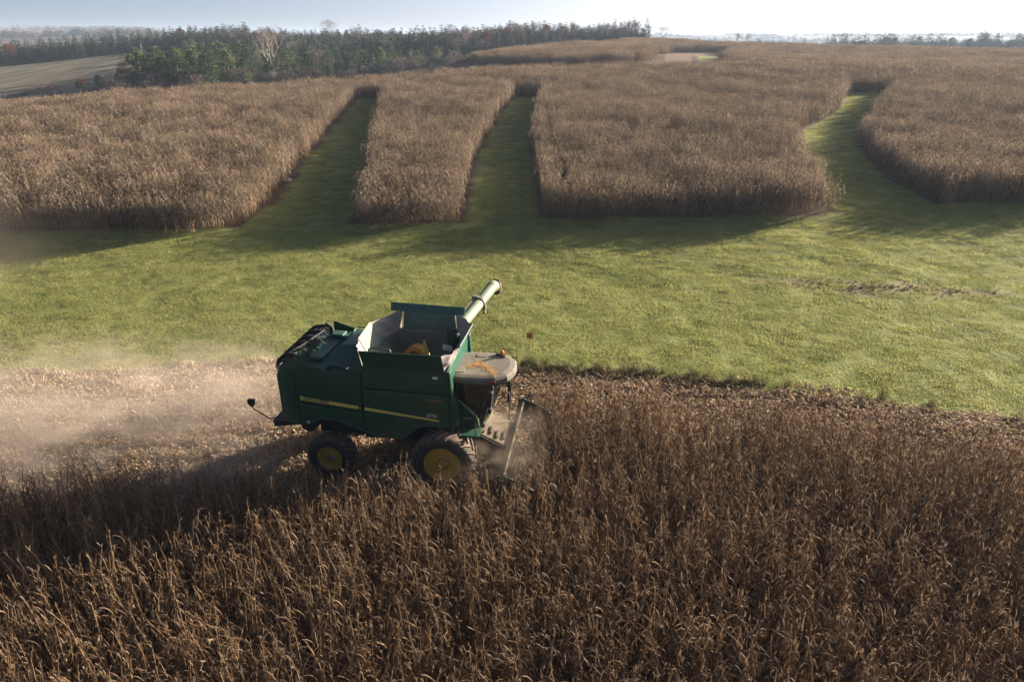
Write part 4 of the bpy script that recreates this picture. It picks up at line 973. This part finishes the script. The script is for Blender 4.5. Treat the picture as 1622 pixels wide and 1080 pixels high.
def shrub(seed, h, rb, trunk, crown, n=150):
    random.seed(seed)
    for _ in range(9):
        a = random.uniform(0, 6.28); trunk.tone = random.random(); trunk.tube([(0, 0, -.05), (rb * .3 * math.cos(a), rb * .3 * math.sin(a), h * .45), (rb * .62 * math.cos(a), rb * .62 * math.sin(a), h * .8)], [.05, .03, .015], 4, cap=False)
    for _ in range(n):
        a = random.uniform(0, 6.28); f = random.random(); r = rb * math.sqrt(random.random()) * (.55 + .6 * math.sin(math.pi * min(1, f + .15))); p = Vector((r * math.cos(a) * .8, r * math.sin(a) * .8, h * (.12 + .7 * f)))
        d = Vector((math.cos(a) * .5 + random.gauss(0, .35), math.sin(a) * .5 + random.gauss(0, .35), random.uniform(.3, 1.1)))
        for _ in range(3):
            crown.tone = random.random(); card(crown, p, d + Vector((random.gauss(0, .35), random.gauss(0, .35), random.gauss(0, .25))), random.uniform(.5, 1.0), random.uniform(.015, .04))
TREES = {}
def make(kind, mats, fns):
    TREES[kind] = []
    for fn in fns:
        t, c = MB(), MB(); fn(t, c)
        j = MB(); j.v = t.v + c.v; j.t = t.t + c.t; j.f = t.f + [tuple(i + len(t.v) for i in f) for f in c.f]; j.m = [0] * len(t.f) + [1] * len(c.f); j.smooth = [False] * len(j.f)
        TREES[kind].append((t.build('trunk', mats[0], link=False).data, c.build('crown', mats[1], link=False).data, j.build('p', list(mats), link=False)))
make('pine', (M['bark'], M['needle']), [lambda t, c, k=k: conifer(40 + k, 10.2 + k * .8, 2.5 + .2 * k, t, c, .10, 1.05, .04) for k in range(4)])
make('cedar', (M['bark'], M['cedar']), [lambda t, c, k=k: bushy(60 + k, 7.2, 2.0 + .2 * k, t, c, 85, 13) for k in range(2)] + [lambda t, c, k=k: conifer(64 + k, 7.5, 2.1, t, c, .10, 1.0, .05) for k in range(2)])
make('bare', (M['bark'], M['twig']), [lambda t, c, k=k: bare(80 + k, 9, .50 + .05 * k, t, c, 5) for k in range(3)])
make('poplar', (M['bark'], M['twig']), [lambda t, c, k=k: bare(90 + k, 10, .26, t, c, 4, .12) for k in range(2)])
make('rust', (M['bark'], M['rust']), [lambda t, c, k=k: bushy(110 + k, 8, 2.6, t, c, 80, 12, .3) for k in range(2)])
make('shrub', (M['bark'], M['shrub']), [lambda t, c, k=k: shrub(130 + k, 3.4, 2.3, t, c) for k in range(3)])
NAME = {'pine': ('pine_tree', 'pine tree'), 'cedar': ('cedar_tree', 'evergreen tree'), 'bare': ('bare_tree', 'bare tree'), 'poplar': ('bare_tree', 'bare tree'), 'rust': ('oak_tree', 'autumn tree'), 'shrub': ('shrub', 'shrub')}
NT = 0
def tree(kind, x, y, s, label, group=None, sx=None, var=None, dz=0):
    global NT; NT += 1
    nm, cat = NAME[kind]; e = bpy.data.objects.new(nm, None); k = (random.randrange(len(TREES[kind])) if var is None else var)
    e.location = (x, y, h1(x, y) - .05 + dz); e.rotation_euler = (0, 0, random.uniform(0, 6.28)); w = sx or s * random.uniform(1.0, 1.4); e.scale = (w, w, s)
    COL.objects.link(e); tag(e, label, cat, group)
    for n_, d in (('trunk', TREES[kind][k][0]), ('crown', TREES[kind][k][1])):
        c = bpy.data.objects.new(n_, d); c.parent = e; COL.objects.link(c)
    return e
def jit(poly, s, seed, keep=1.0):
    r = np.random.default_rng(seed); P = np.array(poly); x0, y0 = P.min(0); x1, y1 = P.max(0)
    X, Y = np.meshgrid(np.arange(x0, x1, s), np.arange(y0, y1, s)); X = X.ravel() + r.uniform(-.42, .42, X.size) * s; Y = Y.ravel() + r.uniform(-.42, .42, Y.size) * s
    ok = inpoly(X, Y, poly) & (r.random(X.size) < keep) & ~inpoly(X, Y, CLEARING) & ~inpoly(X, Y, LEFTFIELD); return list(zip(X[ok], Y[ok]))
random.seed(21)
stuff_pts = []          # (kind, x, y, scale) for the dense remainder of the woods
# the long dark row behind the sloping field
ROW = [(-262, 292), (-198, 300), (-171, 305), (-154, 334), (-134, 322), (-124, 300), (-112, 292), (-104, 310), (-118, 336), (-146, 352), (-176, 332), (-204, 326), (-262, 320)]
for x, y in jit(ROW, 3.3, 1):
    front = y < np.interp(x, [-262, -198, -171, -154, -134, -104], [300, 308, 314, 343, 332, 318])
    s = random.uniform(.52, .76)
    if front and x > -235: tree('pine', x, y, s, 'dark green conifer in the long row behind the sloping tan field at far left', 'conifers behind the sloping field')
    else: stuff_pts.append(('pine', x, y, s))
# the mixed wood on the slope between the field and the big bare tree
SLOPE = [(-96, 170), (-72, 170), (-50, 196), (-33, 215), (-16, 236), (-24, 256), (-52, 262), (-70, 262), (-84, 255), (-90, 262), (-102, 262), (-104, 290), (-118, 286), (-112, 240), (-98, 205)]
for x, y in jit(SLOPE, 3.7, 2, .95):
    k = random.random(); cl = math.sin(x / 7.3 + 1.5 * math.sin(y / 11)) * math.cos(y / 9.1); nearby = y < 232 + .2 * (x + 60)
    k = k * .62 if cl > .25 else min(.999, .30 + k * .7) if cl < -.25 else k
    kind = 'cedar' if k < (.56 if x < -60 else .40) else ('pine' if k < .66 else 'bare' if k < .78 else 'poplar' if k < .90 else 'shrub')
    s = random.uniform(.42, .9) * (1.15 + .3 * cl) * {'cedar': .95, 'pine': .66, 'bare': .62, 'poplar': .66, 'shrub': 1.0}[kind]
    if x > -56: s *= .78
    lab = {'cedar': ('yellow green evergreen on the wooded slope left of the big bare tree', 'evergreens on the wooded slope'), 'pine': ('small dark pine among lighter evergreens on the wooded slope', 'dark pines on the wooded slope'),
           'bare': ('grey leafless tree scattered among the evergreens on the slope', 'leafless trees on the wooded slope'), 'poplar': ('slim grey leafless tree among the evergreens on the slope', 'slim leafless trees on the wooded slope'), 'shrub': ('brown leafless shrub among the evergreens on the slope', 'shrubs on the wooded slope')}[kind]
    if nearby: tree(kind, x, y, s, *lab)
    else: stuff_pts.append((kind, x, y, s))
# the tall wood along the ridge
RIDGE = [(-108, 296), (-92, 292), (-70, 268), (-42, 272), (-28, 258), (-12, 268), (8, 292), (34, 318), (60, 334), (63, 420), (20, 425), (-40, 430), (-110, 420), (-150, 400), (-146, 356)]
for x, y in jit(RIDGE, 3.7, 3, .97):
    front = y < np.interp(x, [-150, -108, -92, -70, -42, -28, -12, 8, 34, 63], [372, 304, 300, 277, 280, 268, 277, 302, 328, 346])
    k = random.random(); right = x > -20
    if right: kind = 'pine' if k < .40 else 'poplar' if k < .86 else 'bare' if k < .95 else 'rust'
    else: kind = 'pine' if k < .60 else 'poplar' if k < .76 else 'cedar' if k < .90 else 'bare'
    s = random.uniform(.52, .86) * (1 + .18 * math.sin(x / 13 + 1) * math.cos(y / 17 + x / 31)) * {'pine': 1.0, 'poplar': 1.05, 'bare': 1.0, 'rust': 1.1, 'cedar': 1.1}[kind]
    s *= (1.0 if x > -80 else .92) * float(np.interp(x, [-20, 20, 60], [1.0, .92, 1.0]))
    lab = {'pine': ('tall dark pine in the wood along the ridge behind the mound of corn', 'tall pines of the ridge wood'), 'poplar': ('tall slim leafless tree in the wood along the ridge', 'slim leafless trees of the ridge wood'), 'bare': ('tall spreading leafless tree in the wood along the ridge', 'leafless trees of the ridge wood'),
           'rust': ('rust brown leafy tree in the wood along the ridge', 'rust brown trees of the ridge wood'), 'cedar': ('rounded evergreen in the wood along the ridge', 'rounded evergreens of the ridge wood')}[kind]
    if front: tree(kind, x, y, s, *lab)
    else: stuff_pts.append((kind, x, y, s))
for x, y, s in ((-10, 378, 1.25), (-3, 384, 1.2), (-24, 392, 1.2), (-40, 396, 1.1), (-33, 388, 1.15), (6, 372, 1.15)):
    tree('rust', x, y, s * .98, 'rust brown crown standing above the ridge wood skyline', 'rust brown crowns on the ridge skyline')
# trees that stand out
tree('bare', -61, 194, 1.42, 'big spreading leafless grey tree at the near edge of the wood', sx=1.55, var=0)
tree('bare', -51.5, 203, 1.05, 'smaller leafless grey tree right of the big spreading one', sx=1.2, var=1)
tree('bare', -94, 398, 1.45, 'lone leafless tree rising above the wood on the skyline', var=2, dz=2)
tree('rust', -196, 300, .95, 'orange brown tree at the far left end of the conifer row')
tree('rust', -146, 342, .95, 'orange crown showing above the conifer row behind the sloping field')
tree('poplar', -199, 288, 1.1, 'pale leafless tree in front of the far left end of the conifer row')
tree('poplar', -203, 286, 1.0, 'pale leafless tree at the very left margin before the conifer row')
tree('rust', -95.5, 168, .42, 'low red brown bush at the foot of the sloping field', sx=.6)
tree('shrub', -88, 166, 1.15, 'large purplish leafless shrub between the red bush and the wood', sx=1.5)
for x, y, s in ((-118, 160, 1.1), (-112, 163, .9), (-106, 158, .8), (-101, 164, 1.0), (-84, 163, 1.0), (-80, 166, .9), (-77, 162, .8), (-124, 158, .7)):
    tree('shrub', x, y, s, 'brown leafless shrub along the foot of the sloping field at left', 'shrubs at the foot of the sloping field', sx=s * 1.4, dz=.3)
for x, y, s in ((-128, 156, .5), (-121, 155, .4), (-109, 154, .42), (-92, 163, .5), (-104, 161, .36)):
    tree('cedar', x, y, s, 'low green bush along the foot of the sloping field at left', 'green bushes at the foot of the sloping field', sx=s * 1.4)
for i in range(34):
    f = random.random(); x = -82 + 66 * f + random.uniform(-2, 2); y = (172 if x < -66 else 184 + 46 * (x + 66) / 50) + random.uniform(-3, 4); s = random.uniform(.7, 1.35)
    tree('shrub', x, y, s, 'grey purple leafless shrub fringing the wood just behind the crest of corn', 'shrubs fringing the wood', sx=s * 1.1)
for i in range(26):
    f = i / 25; x = -64 + 52 * f + random.uniform(-2, 2); y = 189 + 45 * f + random.uniform(-2.5, 2.5); s = random.uniform(.22, .5)
    tree('cedar', x, y, s, 'small green bush in the hollow just behind the crest of corn', 'small bushes behind the crest', sx=s * 1.5)
# right-hand end of the ridge wood, the island of trees and the hedge tree line beyond the field
tree('bare', 66, 338, .95, 'leafless tree at the right end of the ridge wood')
for x, y, s in ((98, 322, .62), (94, 323, .55)): tree('poplar', x, y, s, 'leafless tree rising from the dark thicket on the field horizon', 'leafless trees of the horizon thicket')
for i in range(9): tree('shrub', 91 + 1.7 * i, 322 + random.uniform(-2, 2), random.uniform(.45, .75), 'dark leafless shrub in the thicket on the field horizon', 'shrubs of the horizon thicket', sx=random.uniform(.6, .9))
for i in range(120):
    f = i / 119; x = 175 + 245 * f + random.uniform(-3, 3); y = 470 + random.uniform(-18, 18); s = random.uniform(.9, 1.35) * (1.0 if 190 < x < 335 else .6)
    tree(random.choice(('pine', 'cedar', 'bare', 'pine', 'cedar')) if f else 'pine', x, y, s * random.choice((.8, 1, 1.1)), 'hazy tree in the broken line beyond the corn at far right', 'trees in the line beyond the corn', sx=s * 1.5)
for x, y, s in ((-152, 317, .0),):
    b = MB(); b.tube([(0, 0, 0), (0, 0, 3.4)], [.10, .07], 6); b.box((0, 0, 3.42), (.28, .28, .10)); b.box((0, 0, .1), (.5, .5, .25))
    po = b.build('post', M['white'], loc=(-150, 312, h1(-150, 312))); tag(po, 'small pale post at the top of the sloping tan field', 'post')
# the dense remainder of the woods
kinds = list(TREES); protos = [t[2] for k in kinds for t in TREES[k]]; first = {}; a = 0
for k in kinds: first[k] = (a, len(TREES[k])); a += len(TREES[k])
S = np.array([(x, y) for _, x, y, _ in stuff_pts]); nS = len(S); sc = np.array([s for *_, s in stuff_pts])
tag(scatter('woods', np.c_[S, hgt(S[:, 0], S[:, 1]) - .05], np.c_[np.zeros(nS), np.zeros(nS), rng.uniform(0, 6.28, nS)], np.c_[sc * 1.3, sc * 1.3, sc], [first[k][0] + random.randrange(first[k][1]) for k, *_ in stuff_pts], protos), 'dense dark wood filling in behind the front trees', 'wood')
# far woods on the distant ridges
fp = []
r_ = np.random.default_rng(33)
for _ in range(12000):
    az = r_.uniform(-.80, .80); d = r_.choice([r_.uniform(560, 760), r_.uniform(900, 1300), r_.uniform(1500, 2700)], p=[.22, .33, .45]); x = math.tan(az) * d
    if math.sin(x / 120 + d / 190) + math.sin(x / 47 - d / 310) < -.25: continue
    if d < 800 and az < .12: continue
    fp.append((x, d))
F_ = np.array(fp); nF = len(F_); fs_ = r_.uniform(.7, 1.25, nF); prf = [p.copy() for p in protos]
tag(scatter('far_woods', np.c_[F_, hgt(F_[:, 0], F_[:, 1])], np.c_[np.zeros(nF), np.zeros(nF), r_.uniform(0, 6.28, nF)], np.c_[fs_ * 2.2, fs_ * 2.2, fs_ * .8], r_.choice([0, 1, 4, 5, 6, 8, 9, 13], nF), prf), 'faint hazy woods on the distant ridges', 'wood')

# ------------------------------------------------------------------ small things in the grass
def rock():
    random.seed(2); bm = bmesh.new(); bmesh.ops.create_icosphere(bm, subdivisions=3, radius=.34)
    for v in bm.verts: v.co *= 1 + .16 * math.sin(v.co.x * 9 + 1) * math.cos(v.co.y * 11) + random.uniform(-.03, .03); v.co.z *= .62
    me = bpy.data.meshes.new('rock'); bm.to_mesh(me); bm.free(); me.materials.append(M['rock']); o = bpy.data.objects.new('rock', me); COL.objects.link(o); return o
o = rock(); o.location = (-19.0, 61.0, h1(-19, 61) + .08); tag(o, 'pale rock at the edge of the corn beside the left grass strip', 'rock')
mk_ = empty('marker_flag', (.75, 28.6, h1(.75, 28.6))); tag(mk_, 'orange brown square flag on a thin stake behind the cab', 'flag')
b = MB(); b.tube([(0, 0, 0), (.01, 0, .95)], .017, 6); b.build('stake', M['steel'], mk_)
b = MB(); vs = []
for i in range(6):
    for j in range(5): vs.append((-.11 + .26 * i / 5, .02 * math.sin(i * 1.3), .68 + .26 * j / 4 + .008 * math.sin(i)))
b.sm = True; b.add(vs, [(i * 5 + j, (i + 1) * 5 + j, (i + 1) * 5 + j + 1, i * 5 + j + 1) for i in range(5) for j in range(4)]); b.build('cloth', M['flag'], mk_)

# ------------------------------------------------------------------ dust and haze
def dust(name, loc, dim, rz, dens, color, label, fn, aniso=.3, nscale=.55, lo=.42, step=1.0):
    m = bpy.data.materials.new(name); m.use_nodes = True; t = m.node_tree; t.nodes.clear()
    o_ = t.nodes.new('ShaderNodeOutputMaterial'); v = t.nodes.new('ShaderNodeVolumePrincipled'); v.inputs['Color'].default_value = (*color, 1); v.inputs['Anisotropy'].default_value = aniso
    tc = t.nodes.new('ShaderNodeTexCoord'); s = t.nodes.new('ShaderNodeSeparateXYZ'); t.links.new(tc.outputs['Generated'], s.inputs[0])
    def ss(sock, a, b_):
        mr = t.nodes.new('ShaderNodeMapRange'); mr.interpolation_type = 'SMOOTHSTEP'; mr.inputs['From Min'].default_value = a; mr.inputs['From Max'].default_value = b_
        t.links.new(sock, mr.inputs['Value']); return mr.outputs[0]
    n = noise(t, nscale, 6, stretch=(.6, 1.0, 1.3), dist=1.2)
    d = math_(t, 'MULTIPLY', math_(t, 'MAXIMUM', math_(t, 'SUBTRACT', n, lo), 0), dens / .25)
    for sock, a, b_ in fn: d = math_(t, 'MULTIPLY', d, ss(s.outputs['XYZ'.index(sock)], a, b_))
    t.links.new(d, v.inputs['Density']); t.links.new(v.outputs[0], o_.inputs['Volume'])
    b = MB(); b.box((0, 0, 0), dim); o = b.build(name, m, loc=loc); o.rotation_euler = (0, 0, rz); m.cycles.volume_step_rate = step if hasattr(m, 'cycles') and hasattr(m.cycles, 'volume_step_rate') else 1
    return tag(o, label, 'dust', kind='stuff')
TANC = (.95, .79, .64)
dust('dust_cloud', (-21.0, 21.0, 1.75), (31, 12, 3.5), R(-1), .40, TANC, 'tan dust cloud trailing low behind the combine over the stubble', [('X', 0, .12), ('X', 1, .86), ('Y', 0, .30), ('Y', 1, .70), ('Z', 1.0, .15)])
dust('dust_haze', (-32, 33, 3.0), (18, 26, 6.2), 0, .09, TANC, 'thin veil of dust drifting over the grass at the left edge', [('X', 0, .2), ('X', 1, .45), ('Y', 0, .3), ('Y', 1, .6), ('Z', 1.0, .3)], nscale=.25)
dust('dust_puff', tuple(CO + CX * 1.6 + CY * -.7 + Vector((0, 0, .95))), (3.6, 5.0, 1.9), CYAW, .7, (.80, .64, .50), 'dust thrown up around the front wheel and the corn head', [('X', 0, .25), ('X', 1, .7), ('Y', 0, .25), ('Y', 1, .65), ('Z', 1, .35)], nscale=1.1, lo=.42)
random.seed(77); b = MB()
for _ in range(420):
    f = random.random() ** 1.6; x = -5.6 - 15 * f; y = random.gauss(0, .7 + 2.2 * f); z = max(.15, 1.3 + .5 * f + random.gauss(0, .5)); b.tone = random.random()
    p = CO + CX * x + CY * y + Vector((0, 0, z)); leaf(b, p, random.uniform(0, 6.28), random.uniform(.04, .16), random.uniform(.006, .016), random.uniform(-1.5, 1.5), random.uniform(-1.5, 1.5), 2)
tag(b.build('flying_chaff', M['litter']), 'bits of husk and leaf flying in the dust behind the combine', 'chaff', kind='stuff')
hm = bpy.data.materials.new('haze'); hm.use_nodes = True; t = hm.node_tree; t.nodes.clear()
o_ = t.nodes.new('ShaderNodeOutputMaterial'); v = t.nodes.new('ShaderNodeVolumePrincipled'); v.inputs['Color'].default_value = (.62, .78, 1.0, 1); v.inputs['Density'].default_value = .00021; v.inputs['Anisotropy'].default_value = .15
t.links.new(v.outputs[0], o_.inputs['Volume'])
hb = MB(); hb.box((0, 3100, 22), (11000, 7000, 72)); tag(hb.build('haze', hm), 'pale air that fades the far ridges', 'haze', kind='stuff')
print('TREES', NT, 'stuff trees', nS, 'near corn', len(NP))
